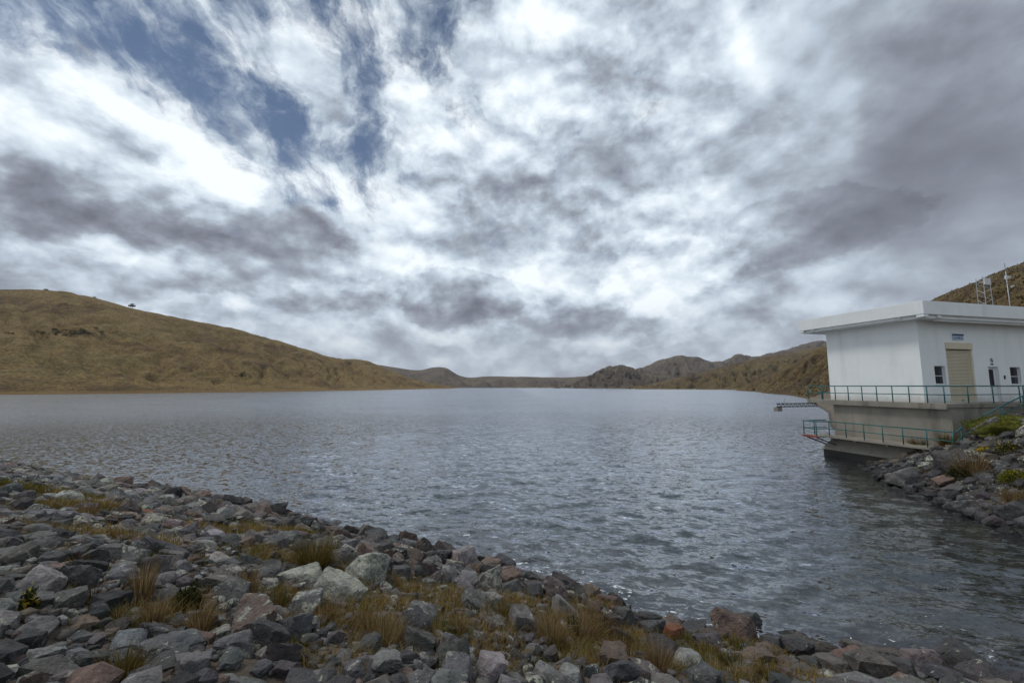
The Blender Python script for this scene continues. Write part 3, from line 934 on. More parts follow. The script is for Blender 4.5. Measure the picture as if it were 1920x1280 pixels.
# signs
sg = empty('sign', BLOC, BA, label='small pale blue plate with dark lettering above the roller shutter', category='sign')
MB().box(3.92, 4.90, WY - .045, WY - .004, 8.16, 8.55).build('plate', M_BLUEP, sg)
MB().box(3.90, 4.92, WY - .055, WY - .046, 8.44, 8.56).build('header_band', M_NAVY, sg)
fc = bpy.data.curves.new('lettering', 'FONT')
fc.body = 'LA MICA'; fc.size = .20; fc.align_x = 'CENTER'; fc.extrude = .004
tmp = bpy.data.objects.new('tmp', fc); COL.objects.link(tmp)
bpy.context.view_layer.update()
lm = bpy.data.meshes.new_from_object(tmp.evaluated_get(bpy.context.evaluated_depsgraph_get()))
bpy.data.objects.remove(tmp, do_unlink=True)
lm.materials.clear()
fo = obj('lettering', lm, M_NAVY, sg)
fo.location = (4.41, WY - .05, 8.23); fo.rotation_euler = (math.pi / 2, 0, 0)
em = empty('sign', BLOC, BA, label='round black pictogram sign above the glazed door', category='sign')
m = MB()
for i in range(24):
    t0, t1 = 2 * math.pi * i / 24, 2 * math.pi * (i + 1) / 24
    f = lambda r_, t_: (7.36 + r_ * math.cos(t_), WY - .008, 6.86 + r_ * math.sin(t_))
    m.poly([f(.115, t0), f(.15, t0), f(.15, t1), f(.115, t1)])
m.build('ring', M_BLACK, em)
MB().poly([(7.27, WY - .009, 6.95), (7.33, WY - .009, 6.97), (7.47, WY - .009, 6.78), (7.41, WY - .009, 6.75)]).poly(
    [(7.31, WY - .01, 6.80), (7.40, WY - .01, 6.86), (7.38, WY - .01, 6.92), (7.30, WY - .01, 6.88)]).build('figure', M_BLACK, em)
for k in range(3):
    MB().box(7.22 + k * .1, 7.30 + k * .1, WY - .010, WY - .003, 6.56, 6.65).build('text_mark', M_BLACK, em)

# lattice boom reaching over the lake
bo = empty('lattice_boom', BLOC, BA, label='horizontal steel lattice boom reaching out over the lake from the deck', category='boom')
y0, y1 = 8.1, 8.1
xa, xb, zb0, zb1 = -3.75, .1, ZD - .56, ZD - .26
MB().box(xa, xb, y0, y0 + .07, zb1 - .06, zb1).build('chord', M_BLACK, bo)
MB().box(xa, xb, y0, y0 + .07, zb0, zb0 + .06).build('chord', M_BLACK, bo)
nb = 20
for i in range(nb):
    xs, xe = xa + (xb - xa) * i / nb, xa + (xb - xa) * (i + 1) / nb
    za, zb = (zb0 + .03, zb1 - .03) if i % 2 == 0 else (zb1 - .03, zb0 + .03)
    MB().tube((xs, y0 + .035, za), (xe, y0 + .035, zb), .026, 5).build('lacing', M_BLACK, bo)
MB().box(xa - .03, xa + .42, y0 - .05, y1 + .3, zb0 - .30, zb0 - .003).build('end_block', M_CONC, bo, bevel=.01)
MB().tube((xa + .75, y0 + .1, zb1), (xa + .82, y0 + .1, zb1 + .32), .015, 5).build('antenna', M_DARKST, bo)
MB().tube((xa + .4, y0 + .1, zb0 - .2), (xb, y0 + .1, zb0 - .2), .012, 5).build('cable', M_STEEL, bo)

# ------------------------------------------------------------------ masts behind the roof
from mathutils.bvhtree import BVHTree
def bvh(o):
    me = o.data
    return BVHTree.FromPolygons([v.co for v in me.vertices], [tuple(p.vertices) for p in me.polygons])
HR = bvh(hill_right)
def drop(b, x, y, default=3.5):
    hit = b.ray_cast(Vector((x, y, 900)), Vector((0, 0, -1)))
    return hit[0].z if hit[0] is not None else default
Yt = 76.0
top = at_y(1842, 522, Yt); bz = drop(HR, at_y(1852, 600, Yt).x, Yt) - .3
tx = top.x
tw = empty('lattice_tower', (tx, Yt, bz), .25, label='slim white lattice tower with a white panel at its top behind the roof', category='tower')
Hh = top.z - bz
legs = [(-.95, -.55), (.95, -.55), (0, 1.0)]
for lx, ly in legs:
    MB().tube((lx * 1.08, ly * 1.08, 0), (lx * .92, ly * .92, Hh + .15), .055, 6).build('leg', M_STEEL, tw)
nb = 14
for k in range(3):
    for i in range(nb):
        a, b = legs[k], legs[(k + 1) % 3]
        if i % 2: a, b = b, a
        MB().tube((a[0], a[1], Hh * i / nb), (b[0], b[1], Hh * (i + 1) / nb), .028, 4).build('brace', M_STEEL, tw)
MB().box(-1.0, .7, -.75, -.60, Hh - 1.35, Hh - .15).build('panel', M_FRAME, tw, bevel=.02)
for k in (-.9, -.1, .7):
    MB().tube((k, -.55, Hh - .15), (k, -.55, Hh + .4), .02, 5).build('antenna', M_STEEL, tw)
top = at_y(1883.5, 494, Yt + 4)
bz = drop(HR, top.x, Yt + 4) - .3
Hh = top.z - bz
pm = empty('antenna_pole', (top.x, Yt + 4, bz), 0, label='thin pole carrying small equipment boxes beside the lattice tower', category='pole')
MB().tube((0, 0, 0), (0, 0, Hh - 1.5), .085, 8, .06).build('pole', M_STEEL, pm, smooth=True)
MB().tube((0, 0, Hh - 1.5), (0, 0, Hh), .04, 6).build('whip', M_DARKST, pm)
MB().box(-.5, .0, -.35, -.1, Hh - 3.2, Hh - 2.5).build('box', M_FRAME, pm, bevel=.02)
MB().box(.1, .55, -.3, -.1, Hh - 3.0, Hh - 2.6).build('box', M_FRAME, pm, bevel=.02)
MB().box(-.9, .9, -.04, .04, Hh - 3.9, Hh - 3.8).build('crossarm', M_DARKST, pm)
MB().tube((.5, -.2, Hh - 4.7), (1.0, -.3, Hh - 4.5), .22, 10, .05).build('dish', M_FRAME, pm)

# ------------------------------------------------------------------ rocks
def ico(sub):
    bm = bmesh.new()
    bmesh.ops.create_icosphere(bm, subdivisions=sub, radius=1)
    V = np.array([v.co[:] for v in bm.verts]); F = np.array([[v.index for v in f.verts] for f in bm.faces])
    bm.free()
    return V, F
ICO = {k: ico(k) for k in (1, 2, 3, 4)}

def n3(P, f, seed):      # cheap 3D noise from three 2D slices
    return (fbm(P[:, 0] * f, P[:, 1] * f + P[:, 2] * f * .7, 3, seed, .55) + fbm(P[:, 1] * f, P[:, 2] * f - P[:, 0] * f * .6, 3, seed + 50, .55)) * .5

def rock_verts(seed, sub, shape):
    r = np.random.default_rng(900 + seed)
    D, F = ICO[sub]
    # a jittered block knocked about by a few random breaks
    B = np.vstack([np.eye(3), -np.eye(3)]) + r.normal(0, .22, (6, 3))
    k = 7 if shape != 'round' else 14
    N = np.vstack([B, r.normal(size=(k, 3))]); N /= np.linalg.norm(N, axis=1)[:, None]
    d = np.r_[r.uniform(.60, .85, 6), r.uniform(.68, 1.0, k)] if shape != 'round' else np.r_[r.uniform(.78, .92, 6), r.uniform(.80, .98, k)]
    q = np.maximum(D @ N.T, 1e-3) / d
    p = 40.0 if shape == 'round' else 170.0
    rad = 1.0 / (np.sum((q / q.max(1, keepdims=True)) ** p, 1) ** (1 / p)) / q.max(1)
    rad = np.minimum(rad, 1.35)
    V = D * rad[:, None]
    V = V * (1 + .075 * n3(V, 1.9, seed)[:, None] + .045 * n3(V, 5.0, seed + 7)[:, None])
    if sub >= 3:
        V = V * (1 + .026 * n3(V, 13.0, seed + 13)[:, None])
    V[:, 2] *= {'flat': .48, 'angular': .78, 'round': .72}[shape]
    V[:, 1] *= r.uniform(.68, .95)
    V /= np.abs(V[:, :2]).max()
    return V, F
SHAPES = ['angular'] * 11 + ['flat'] * 7 + ['round'] * 3
NV = len(SHAPES)
VAR_HI = [np_mesh('rock', *rock_verts(i, 4, SHAPES[i])) for i in range(NV)]
for me in VAR_HI:
    me.set_sharp_from_angle(angle=R(24))
    me.materials.append(M_ROCK)
VAR_LO = [rock_verts(i, 2, SHAPES[i]) for i in range(NV)]
VAR_PEB = [rock_verts(i, 1, SHAPES[i]) for i in range(NV)]

COLS = {'grey': (.142, .137, .134), 'dark grey': (.074, .072, .073), 'pale grey': (.225, .219, .212),
        'purplish grey': (.130, .112, .103), 'reddish brown': (.148, .105, .084), 'brown': (.142, .114, .087)}
def jit(c, s=.26):
    k = 1 + float(np.clip(rng.normal(0, s), -.55, .75))
    return tuple(float(np.clip(v * k * (1 + rng.normal(0, .03)), .02, .6)) for v in c)

def depth_of(c):
    return c.y * CP + (c.z - EYE) * SP

# grass and bare patches among the stones: (px, py, rx, ry) in the photograph -> ground ellipse
PATCH_PX = [(500, 1052, 75, 22), (660, 1155, 140, 36), (1060, 1180, 240, 46), (740, 1190, 90, 30), (330, 1165, 90, 18), (250, 1010, 80, 10), (620, 1230, 70, 18), (1000, 1225, 90, 24), (560, 960 + 40, 60, 10), (430, 1000, 60, 10),
            (1330, 1245, 150, 28), (1180, 1150, 60, 20), (170, 955, 60, 12), (900, 1225, 60, 25), (1120, 1235, 120, 25), (90, 925, 60, 8), (780, 1165, 90, 22)]
patches = []
for px, py, rx, ry in PATCH_PX:
    c = on_ground(px, py); e = on_ground(px + rx, py); f = on_ground(px, py + ry)
    patches.append((c.x, c.y, (e - c).length, max((f - c).length, .35)))
def patch_val(x, y):
    v = 0
    for cx, cy, a, b in patches:
        v = np.maximum(v, np.exp(-(((x - cx) / a) ** 2 + ((y - cy) / b) ** 2)))
    return v

placed = []       # x, y, radius
nP = 0
CELL = .6
cells = {}
def try_place(x, y, r, tight=.86):
    global nP
    ix, iy = int(x // CELL), int(y // CELL)
    if tight > 0:
        for a in (ix - 1, ix, ix + 1):
            for b in (iy - 1, iy, iy + 1):
                for (px_, py_, pr) in cells.get((a, b), ()):
                    if (px_ - x) ** 2 + (py_ - y) ** 2 < ((pr + r) * tight) ** 2:
                        return False
    cells.setdefault((ix, iy), []).append((x, y, r))
    nP += 1
    return True

rocks = []        # dicts
def add_rock(x, y, size, col, shape=None, lichen=0.0, var=None, sink=.34, label=None, rz=None, tall=1.0, rough_z=None):
    if var is None:
        c = [i for i in range(NV) if SHAPES[i] == shape or (shape is None and (SHAPES[i] != 'round' or rng.uniform() < .5))]
        var = c[int(rng.integers(len(c)))]
    rocks.append(dict(x=x, y=y, z=0, size=size, col=col, lichen=lichen, var=var, sink=sink, label=label,
                      rz=rng.uniform(0, 6.28) if rz is None else rz, tall=tall,
                      tilt=(rng.normal(0, .16), rng.normal(0, .16))))

HERO = [  # px, py (foot), width px, colour, shape, lichen, tall, label
    (628, 1125, 105, 'pale grey', 'round', .95, 1.0, 'big round boulder crusted with pale lichen, nearest the mossy tussock'),
    (690, 1085, 90, 'grey', 'round', .95, 1.15, 'lichen spotted boulder behind the big pale lichen boulder'),
    (566, 1100, 100, 'pale grey', 'round', .9, .9, 'low boulder blotched with lichen in front of the big dark tussock'),
    (575, 1140, 95, 'grey', 'flat', .6, .9, 'flat lichen blotched slab below the round lichen boulders'),
    (130, 945, 48, 'grey', 'round', .95, 1.1, 'whitish lichen covered boulder high on the far shore'),
    (475, 1190, 90, 'reddish brown', 'angular', .35, 1.3, 'upright pinkish red rock standing among the grey stones'),
    (440, 1180, 50, 'purplish grey', 'angular', .3, 1.2, 'narrow purplish rock leaning on the pinkish red rock'),
    (872, 1062, 60, 'pale grey', 'angular', .25, 1.3, 'pale topped pointed rock standing at the water edge'),
    (812, 1058, 55, 'dark grey', 'round', .1, 1.0, 'dark domed rock beside the pale topped rock at the water'),
    (795, 1078, 50, 'purplish grey', 'angular', .1, 1.0, 'purplish rock with a lichen spot just above the waterline'),
    (1045, 1125, 48, 'purplish grey', 'angular', .0, 1.4, 'tall dark pointed rock at the lapping waterline'),
    (1077, 1120, 44, 'dark grey', 'angular', .0, 1.3, 'dark wedge rock leaning beside the tall pointed rock'),
    (917, 1272, 82, 'pale grey', 'angular', .1, 1.15, 'large pale grey block at the edge of the grass strip'),
    (1022, 1276, 56, 'pale grey', 'round', .15, 1.0, 'rounded pale stone with a white fleck at the picture bottom'),
    (775, 1185, 95, 'dark grey', 'round', .1, .95, 'large dark rounded boulder behind the straw grass'),
    (792, 1165, 80, 'grey', 'round', .3, .8, 'broad grey boulder above the large dark rounded boulder'),
    (1262, 1200, 46, 'orange', 'angular', .0, 1.1, 'bright orange stained rock near the waterline'),
    (1168, 1165, 52, 'dark grey', 'angular', .0, 1.1, 'black wet rock with a rusty streak at the waterline'),
    (1290, 1250, 80, 'pale grey', 'round', .1, .75, 'broad pale boulder in the grass above the foam'),
    (323, 938, 36, 'black', 'angular', .0, 1.6, 'lone black rock standing out in the lake'),
    (275, 968, 30, 'orange', 'round', .0, .8, 'small orange red stone on the far shore'),
    (1330, 1215, 60, 'dark grey', 'round', .0, 1.0, 'dark wet boulder touching the foam line'),
    (1420, 1240, 70, 'brown', 'flat', .0, .9, 'brown wet slab at the waterline beside the green grass'),
    (1560, 1258, 85, 'purplish grey', 'flat', .0, .9, 'long purplish slab half in the lake'),
    (1520, 1250, 46, 'dark grey', 'round', .0, .9, 'dark rounded stone tucked behind the purplish slab'),
    (1690, 1275, 60, 'dark grey', 'angular', .0, 1.1, 'dark angular rock lapped by ripples at the picture corner'),
    (1780, 1282, 90, 'dark grey', 'flat', .0, .9, 'low dark slab awash in the shallow water'),
    (690, 1010, 55, 'purplish grey', 'angular', .0, 1.0, 'purplish boulder at the waterline behind the dark tussock'),
    (400, 1105, 75, 'purplish grey', 'flat', .2, 1.0, 'wide purplish rock below the green shrub'),
    (300, 1050, 90, 'dark grey', 'flat', .1, 1.0, 'long dark slab lying behind the tall straw tuft'),
    (140, 1100, 80, 'grey', 'angular', .1, .9, 'long grey block on the loose stone slope'),
    (160, 1175, 55, 'reddish brown', 'flat', .0, .8, 'rusty red brown slab among dark stones'),
    (205, 1270, 60, 'reddish brown', 'round', .1, .9, 'rusty rounded stone beside the lowest tussock'),
    (320, 1230, 100, 'grey', 'flat', .15, .9, 'wide grey slab above the lowest tussock'),
    (360, 1262, 80, 'grey', 'angular', .0, .9, 'grey wedge stone by the lowest tussock'),
    (1480, 1190 + 62, 48, 'purplish grey', 'round', .0, .9, 'small purplish stone beside the brown wet slab'),
    # right bank
    (1800, 885, 60, 'dark grey', 'angular', .1, 1.1, 'large dark block in the middle of the bank by the white building'),
    (1700, 905, 50, 'grey', 'angular', .1, 1.0, 'grey block near the foot of the concrete base'),
    (1800, 955, 46, 'grey', 'flat', .1, 1.0, 'pale edged slab low on the bank below the building'),
    (1850, 1000, 60, 'pale grey', 'flat', .1, .9, 'flat pale slab awash at the foot of the bank'),
    (1905, 970, 60, 'dark grey', 'angular', .0, 1.1, 'dark angular block near the frame edge on the bank'),
    (1860, 815, 60, 'grey', 'angular', .2, 1.0, 'grey ledge of rock beneath the green moss cushion'),
    (1770, 905, 44, 'reddish brown', 'flat', .0, .9, 'reddish slab on the bank by the building'),
]
COLS['orange'] = (.21, .085, .042); COLS['black'] = (.03, .03, .032)
for px, py, w, cn, shp, li, tall, lab in HERO:
    c = on_ground(px, py)
    size = w / FPX * depth_of(c) * .5
    try_place(c.x, c.y, size * .8, 0.0)
    add_rock(c.x, c.y, size, jit(COLS[cn], .05), shp, li, label=(lab, cn), sink=.25, tall=tall)

def in_view(x, y, z, m=60):
    X_, Y_, Z_ = x, y, z - EYE
    dz = Y_ * CP + Z_ * SP
    u = 960 + FPX * X_ / np.maximum(dz, .01); v = 640 - FPX * (Z_ * CP - Y_ * SP) / np.maximum(dz, .01)
    return (dz > .5) & (u > -m) & (u < 1920 + m) & (v > 0) & (v < 1280 + 2 * m), u, v

# candidate field over the visible shore
N = 260000
cx = np.r_[rng.uniform(-40, 13, int(N * .75)), rng.uniform(15, 34, int(N * .25))]
cy = np.r_[rng.uniform(2.5, 33, int(N * .75)), rng.uniform(9, 30, int(N * .25))]
csd = shore_dist(cx, cy); cz = ground_h(cx, cy)
ok, cu, cv = in_view(cx, cy, cz, 90)
ca_, sa_ = math.cos(BA), math.sin(BA)
lxx = (cx - BLOC[0]) * ca_ + (cy - BLOC[1]) * sa_; lyy = -(cx - BLOC[0]) * sa_ + (cy - BLOC[1]) * ca_
ok &= ~((lxx > -1.2) & (lyy > -1.1)) & ~((lxx > 6) & (lyy > -1.5))
ok &= (csd > -.75) & (csd < 11.5)
cx, cy, csd, cz = cx[ok], cy[ok], csd[ok], cz[ok]
u01 = rng.uniform(0, 1, len(cx))
med_r = np.where(cx > 15, .145, .072 + .098 * np.exp(-(np.maximum(csd, 0) / 4.2) ** 1.5))
csize = np.clip(np.exp(np.clip(rng.normal(-.08, .55, len(cx)), -1.1, .85)) * med_r, .040, .50)
order = np.argsort(-csize)
pv = patch_val(cx, cy)
for i in order:
    if pv[i] > .27 and u01[i] < (.96 if csize[i] > .12 else .7):
        continue
    r = csize[i]
    if try_place(cx[i], cy[i], r * .80, .84):
        sd = csd[i]
        w = rng.uniform()
        if cx[i] > 15:
            cn = 'dark grey' if w < .35 else 'grey' if w < .75 else 'purplish grey' if w < .92 else 'brown'
        elif sd < 2.2:
            cn = 'purplish grey' if w < .42 else 'dark grey' if w < .66 else 'reddish brown' if w < .82 else 'brown' if w < .92 else 'grey'
        elif sd < 5:
            cn = 'grey' if w < .40 else 'purplish grey' if w < .70 else 'reddish brown' if w < .80 else 'dark grey' if w < .95 else 'pale grey'
        else:
            cn = 'grey' if w < .58 else 'dark grey' if w < .80 else 'pale grey' if w < .90 else 'purplish grey' if w < .97 else 'reddish brown'
        add_rock(cx[i], cy[i], r, jit(COLS[cn]), None, max(0, rng.normal(.05, .30)) if sd > .8 else 0, sink=rng.uniform(.18, .44), tall=rng.uniform(.8, 1.25))
        rocks[-1]['cn'] = cn
        if cx[i] > 15:                      # the bank is of darker stone
            rocks[-1]['col'] = tuple(v * .62 for v in rocks[-1]['col'])
    if nP > 9500:
        break

_x, _y, _e = np.array([k['x'] for k in rocks]), np.array([k['y'] for k in rocks]), .25
_z = ground_h(_x, _y)
_nx = -(ground_h(_x + _e, _y) - ground_h(_x - _e, _y)) / (2 * _e); _ny = -(ground_h(_x, _y + _e) - ground_h(_x, _y - _e)) / (2 * _e)
for i, k in enumerate(rocks):
    k['z'], k['nx'], k['ny'] = float(_z[i]), float(_nx[i]), float(_ny[i])
def rock_matrix(k):
    # lie along the slope
    q = Vector((0, 0, 1)).rotation_difference(Vector((k['nx'] * .8 + k['tilt'][0], k['ny'] * .8 + k['tilt'][1], 1)).normalized())
    s = k['size']
    zc = k['z'] + s * .72 * k['tall'] * (1 - 2 * k['sink']) * .75
    return Matrix.Translation((k['x'], k['y'], zc)) @ q.to_matrix().to_4x4() @ Matrix.Rotation(k['rz'], 4, 'Z') @ Matrix.Diagonal((s, s, s * k['tall'], 1))

for k in rocks:
    d = math.dist((k['x'], k['y'], k['z']), (0, 0, EYE))
    v, uu, vv = in_view(np.array([k['x']]), np.array([k['y']]), np.array([k['z']]), -2)
    k['u'], k['v'] = float(uu[0]), float(vv[0])
    k['show'] = (k['size'] / d if v[0] else k['size'] / d * .1) + (10 if k['label'] else 0)
rocks.sort(key=lambda k: -k['show'])
singles, rest = rocks[:300], rocks[300:]



# ------------------------------------------------------------------ vegetation
def tuft_mesh(seed, n, h, spread, width, lean=.5, droop=.5, seg=4, base=.34):
    r = np.random.default_rng(seed)
    V, F = [], []
    az = r.uniform(0, 6.283, n)
    out = np.abs(r.normal(0, lean, n))
    L = h * r.uniform(.45, 1.08, n)
    b = spread * base * np.sqrt(r.uniform(0, 1, n))
    for i in range(n):
        ca, sa = math.cos(az[i]), math.sin(az[i])
        a2 = az[i] + r.normal(0, .5)
        bx, by = b[i] * math.cos(a2), b[i] * math.sin(a2)
        ang = out[i]; dr2 = droop * r.uniform(.3, 2.2)
        p = np.array([bx, by, -.03]); o = len(V)
        tw = r.uniform(0, 3.14)
        w0 = width * r.uniform(.7, 1.3)
        side = np.array([math.cos(tw), math.sin(tw), 0])
        for k in range(seg + 1):
            w = w0 * (1 - (k / seg) ** 1.5 * .92)
            V.append(p - side * w * .5); V.append(p + side * w * .5)
            a_ = ang + dr2 * (k / seg) ** 1.6 * (.4 + out[i] * 1.2)
            st_ = L[i] / seg
            p = p + np.array([ca * math.sin(a_), sa * math.sin(a_), math.cos(a_)]) * st_
        for k in range(seg):
            F.append((o + 2 * k, o + 2 * k + 1, o + 2 * k + 3, o + 2 * k + 2))
    return np_mesh('grass_tuft', np.array(V), np.array(F), smooth=False)

def leaf_cloud(seed, n, rx, ry, rz, leaf, fill=.55, z0=0.0):
    """many small folded leaves spread through an uneven mound"""
    r = np.random.default_rng(seed)
    D = r.normal(size=(n, 3)); D /= np.linalg.norm(D, axis=1)[:, None]
    D[:, 2] = np.abs(D[:, 2])
    lump = 1 + .40 * n3(D, 2.0, seed) + .30 * n3(D, 5.0, seed + 3)
    rad = lump * (fill + (1 - fill) * r.uniform(0, 1, n) ** .5)
    C = D * rad[:, None] * np.array([rx, ry, rz]) + np.array([0, 0, z0])
    T = r.normal(size=(n, 3)) + D * .8; T /= np.linalg.norm(T, axis=1)[:, None]
    S = np.cross(T, r.normal(size=(n, 3))); S /= np.linalg.norm(S, axis=1)[:, None]
    l = leaf * r.uniform(.6, 1.4, n)[:, None]
    V = np.stack([C - T * l, C + S * l * .42, C + T * l, C - S * l * .42], 1).reshape(-1, 3)
    F = np.arange(4 * n).reshape(n, 4)
    return V, F

def put(name, me, mat, p, rz, label, cat, group=None, sc=1.0, dz=0.0):
    o = obj(name, me, mat, label=label, category=cat)
    o.location = (p.x, p.y, gh(p.x, p.y) + dz)
    o.rotation_euler = (0, 0, rz); o.scale = (sc, sc, sc)
    if group: o['group'] = group
    return o

landmarks = []     # (name, x, y)
def mark(name, p):
    landmarks.append((name, p.x, p.y))

TUFTS = [  # px, py, height px, n, lean, droop, spread, material, label
    (590, 1068, 72, 620, .42, .85, 1.0, M_OLIVE, 'big dark olive tussock arching over the stones by the water', 'the big olive tussock'),
    (265, 1128, 88, 150, .12, .35, .5, M_STRAW, 'tallest thin straw tuft standing upright among the stones', 'the tall straw tuft'),
    (284, 1172, 48, 190, .22, .4, .7, M_STRAW, 'dense short straw tuft in front of the tall thin one', 'the short straw tuft'),
    (372, 1188, 54, 240, .25, .4, .8, M_STRAW, 'fluffy round golden tuft beside the pinkish red rock', 'the fluffy golden tuft'),
    (523, 1150, 56, 130, .15, .3, .5, M_OLIVE, 'narrow olive tuft in front of the lichen boulders', 'the narrow olive tuft'),
    (466, 1120, 66, 130, .14, .3, .6, M_STRAW, 'slim brown tuft below the mossy patch', 'the slim brown tuft'),
    (228, 1278, 74, 260, .3, .5, .8, M_OLIVE, 'lowest yellow green tussock at the picture bottom', 'the lowest tussock'),
    (175, 1130, 40, 90, .2, .4, .5, M_DEAD, 'small brown withered tuft on the loose stone slope', 'the withered tuft'),
    (222, 1165, 34, 80, .2, .4, .5, M_STRAW, 'tiny straw tuft beside a rusty slab', 'the tiny straw tuft'),
    (720, 1210, 64, 260, .45, .6, 1.1, M_STRAW, 'spreading straw tuft beside the large dark boulder', 'the spreading straw tuft'),
    (690, 1180, 44, 200, .4, .6, 1.0, M_STRAW, 'low straw tuft behind the spreading one', 'the low straw tuft'),
    (1080, 1200, 84, 420, .55, .9, 1.2, M_STRAW, 'large swirling heap of dry grass above the foam', 'the dry grass heap'),
    (1035, 1205, 60, 260, .5, .8, 1.0, M_STRAW, 'dry grass clump beside the large swirling heap', 'the dry grass clump'),
    (945, 1165, 40, 160, .3, .5, .8, M_OLIVE, 'small rusty green tuft between dark rocks near the water', 'the rusty green tuft'),
    (1130, 1190, 56, 200, .4, .6, .8, M_DEAD, 'thin brown seed stalks near the waterline', 'the brown seed stalks'),
    (1235, 1255, 66, 220, .4, .6, .9, M_STRAW, 'straw clump uphill of the orange rock', 'the straw clump'),
    (1370, 1255, 34, 240, .5, .5, 1.2, M_GREEN, 'green grass clump beside the foam line', 'the green grass clump'),
    (1440, 1275, 40, 200, .5, .5, 1.0, M_OLIVE, 'olive grass clump at the picture bottom edge', 'the olive clump'),
    (860, 1185, 40, 150, .35, .5, .8, M_STRAW, 'straw wisp at the end of the grass strip', 'the straw wisp'),
    (775, 1205, 40, 60, .08, .1, .3, M_DEAD, 'stiff dark seed spikes in front of the dark boulder', 'the dark seed spikes'),
    (545, 1180, 40, 120, .4, .5, .8, M_STRAW, 'short straw tuft below the lichen slab', 'the straw tuft below the lichen slab'),
    (610, 1165, 40, 130, .4, .5, .8, M_STRAW, 'ragged straw tuft under the lichen boulder', 'the ragged straw tuft'),
    (160, 970, 34, 150, .3, .5, 1.0, M_STRAW, 'pale straw patch beside the whitish boulder', 'the pale straw patch'),
    (300, 988, 26, 140, .4, .6, 1.2, M_OLIVE, 'greenish tuft on the far part of the shore', 'the greenish far tuft'),
    (490, 1020, 20, 60, .25, .4, .6, M_GREEN, 'small bright green tuft near the waterline', 'the bright green tuft'),
    (293, 1060, 40, 90, .2, .3, .5, M_GREEN, 'slender green weed behind the long dark slab', 'the slender green weed'),
    (30, 1015, 34, 90, .3, .4, .7, M_STRAW, 'straw tuft at the left edge of the shore', 'the edge straw tuft'),
    (150, 1065, 34, 70, .3, .5, .7, M_DEAD, 'sparse dead stalks above the long grey block', 'the sparse dead stalks'),
    (670, 1270, 44, 110, .35, .5, .7, M_STRAW, 'thin straw wisps at the picture bottom', 'the thin straw wisps'),
    (850, 1262, 30, 90, .4, .5, .7, M_STRAW, 'short straw fringe beside the large pale block', 'the straw fringe'),
    (1170, 1235, 60, 120, .35, .5, .8, M_DEAD, 'brown dock stalks in the grass strip', 'the brown dock stalks'),
    (1822, 892, 52, 240, .34, .5, 1.0, M_STRAW, 'tall russet grass tuft in the middle of the bank by the building', 'the russet bank tuft'),
    (1806, 800, 13, 160, .6, .7, 1.6, M_STRAW, 'dry grass tuft at the foot of the stair', 'the stair tuft'),
    (1848, 800, 16, 200, .6, .7, 1.6, M_STRAW, 'dry grass mound between stair and moss cushion', 'the dry grass mound'),
    (1723, 842, 26, 200, .35, .5, .9, M_OLIVE, 'small olive tuft at the end of the lower walkway', 'the walkway tuft'),
    (1905, 945, 40, 180, .4, .5, .9, M_STRAW, 'straw tuft on the bank near the frame edge', 'the bank straw tuft'),
    (1780, 835, 30, 160, .45, .6, 1.2, M_OLIVE, 'mossy green tuft among the bank stones', 'the mossy bank tuft'),
]
for i, (px, py, hp, n, lean, droop, spread, mat, lab, lm) in enumerate(TUFTS):
    p = on_ground(px, py)
    dist = depth_of(p)
    h = hp / FPX * dist * 1.02
    n = int(n * 2.0)
    me = tuft_mesh(100 + i, n, h, h * spread, max(.006, .0010 * dist), lean * 1.25, droop * 1.3)
    put('grass_tuft', me, mat, p, 0, lab, 'grass tuft', 'grass tufts growing between the stones')
    mark(lm, p)

M_MOUND = plain('moss mound', (.085, .085, .012), .95, .35, 4, .03)
def shrub(px, py, wpx, hpx, n, mat, label, short, name='shrub', leaf=.035, blossoms=0, stems=6, fill=.5):
    p = on_ground(px, py)
    dist = depth_of(p)
    rx, rz = wpx / FPX * dist * .5, hpx / FPX * dist
    e = empty(name, (p.x, p.y, gh(p.x, p.y) - .03), rng.uniform(0, 6), label=label, category=name.replace('_', ' '))
    V, F = leaf_cloud(int(px), n, rx, rx * .9, rz, leaf, fill)
    obj('foliage', np_mesh('foliage', V, F, False), mat, e)
    if name == 'moss_cushion':
        D, F2 = ICO[3]
        lump = 1 + .40 * n3(D, 2.0, int(px)) + .30 * n3(D, 5.0, int(px) + 3)
        obj('mound', np_mesh('mound', D * lump[:, None] * np.array([rx, rx * .9, rz]) * .93, F2), M_MOUND, e)
    m = MB()
    for k in range(stems):
        a = rng.uniform(0, 6.28); t_ = Vector((math.cos(a) * rx * .6, math.sin(a) * rx * .6, rz * .7))
        m.tube((0, 0, -.05), t_, .012, 5, .004)
    m.build('stem', M_STEM, e)
    if blossoms:
        V, F = leaf_cloud(int(px) + 7, blossoms, rx, rx * .9, rz * 1.05, leaf * .8, .92)
        obj('blossoms', np_mesh('blossoms', V, F, False), M_YELLOW, e)
    mark(short, p)
    return e
shrub(350, 1142, 52, 42, 900, M_GREEN, 'dark green leafy shrub behind the fluffy golden tuft', 'the dark green shrub', leaf=.028)
shrub(52, 1150, 28, 46, 260, M_GREEN, 'yellow flowering weed on the stone slope', 'the yellow flowering weed', 'flowering_plant', .03, 50)
shrub(420, 1222, 40, 30, 500, M_GREEN, 'small olive shrub below the pinkish red rock', 'the small olive shrub', leaf=.022)
shrub(925, 1115, 28, 14, 300, M_MOSSY, 'bright green moss pad on a rock near the water', 'the bright moss pad', 'moss_pad', .022)
shrub(570, 1215 + 20, 30, 14, 260, M_MOSSY, 'yellow moss pad among dark stones', 'the yellow moss pad', 'moss_pad', .022)
shrub(1072, 1198, 36, 40, 420, M_GREEN, 'dark green weed in the dry grass heap', 'the dark green weed', leaf=.03)
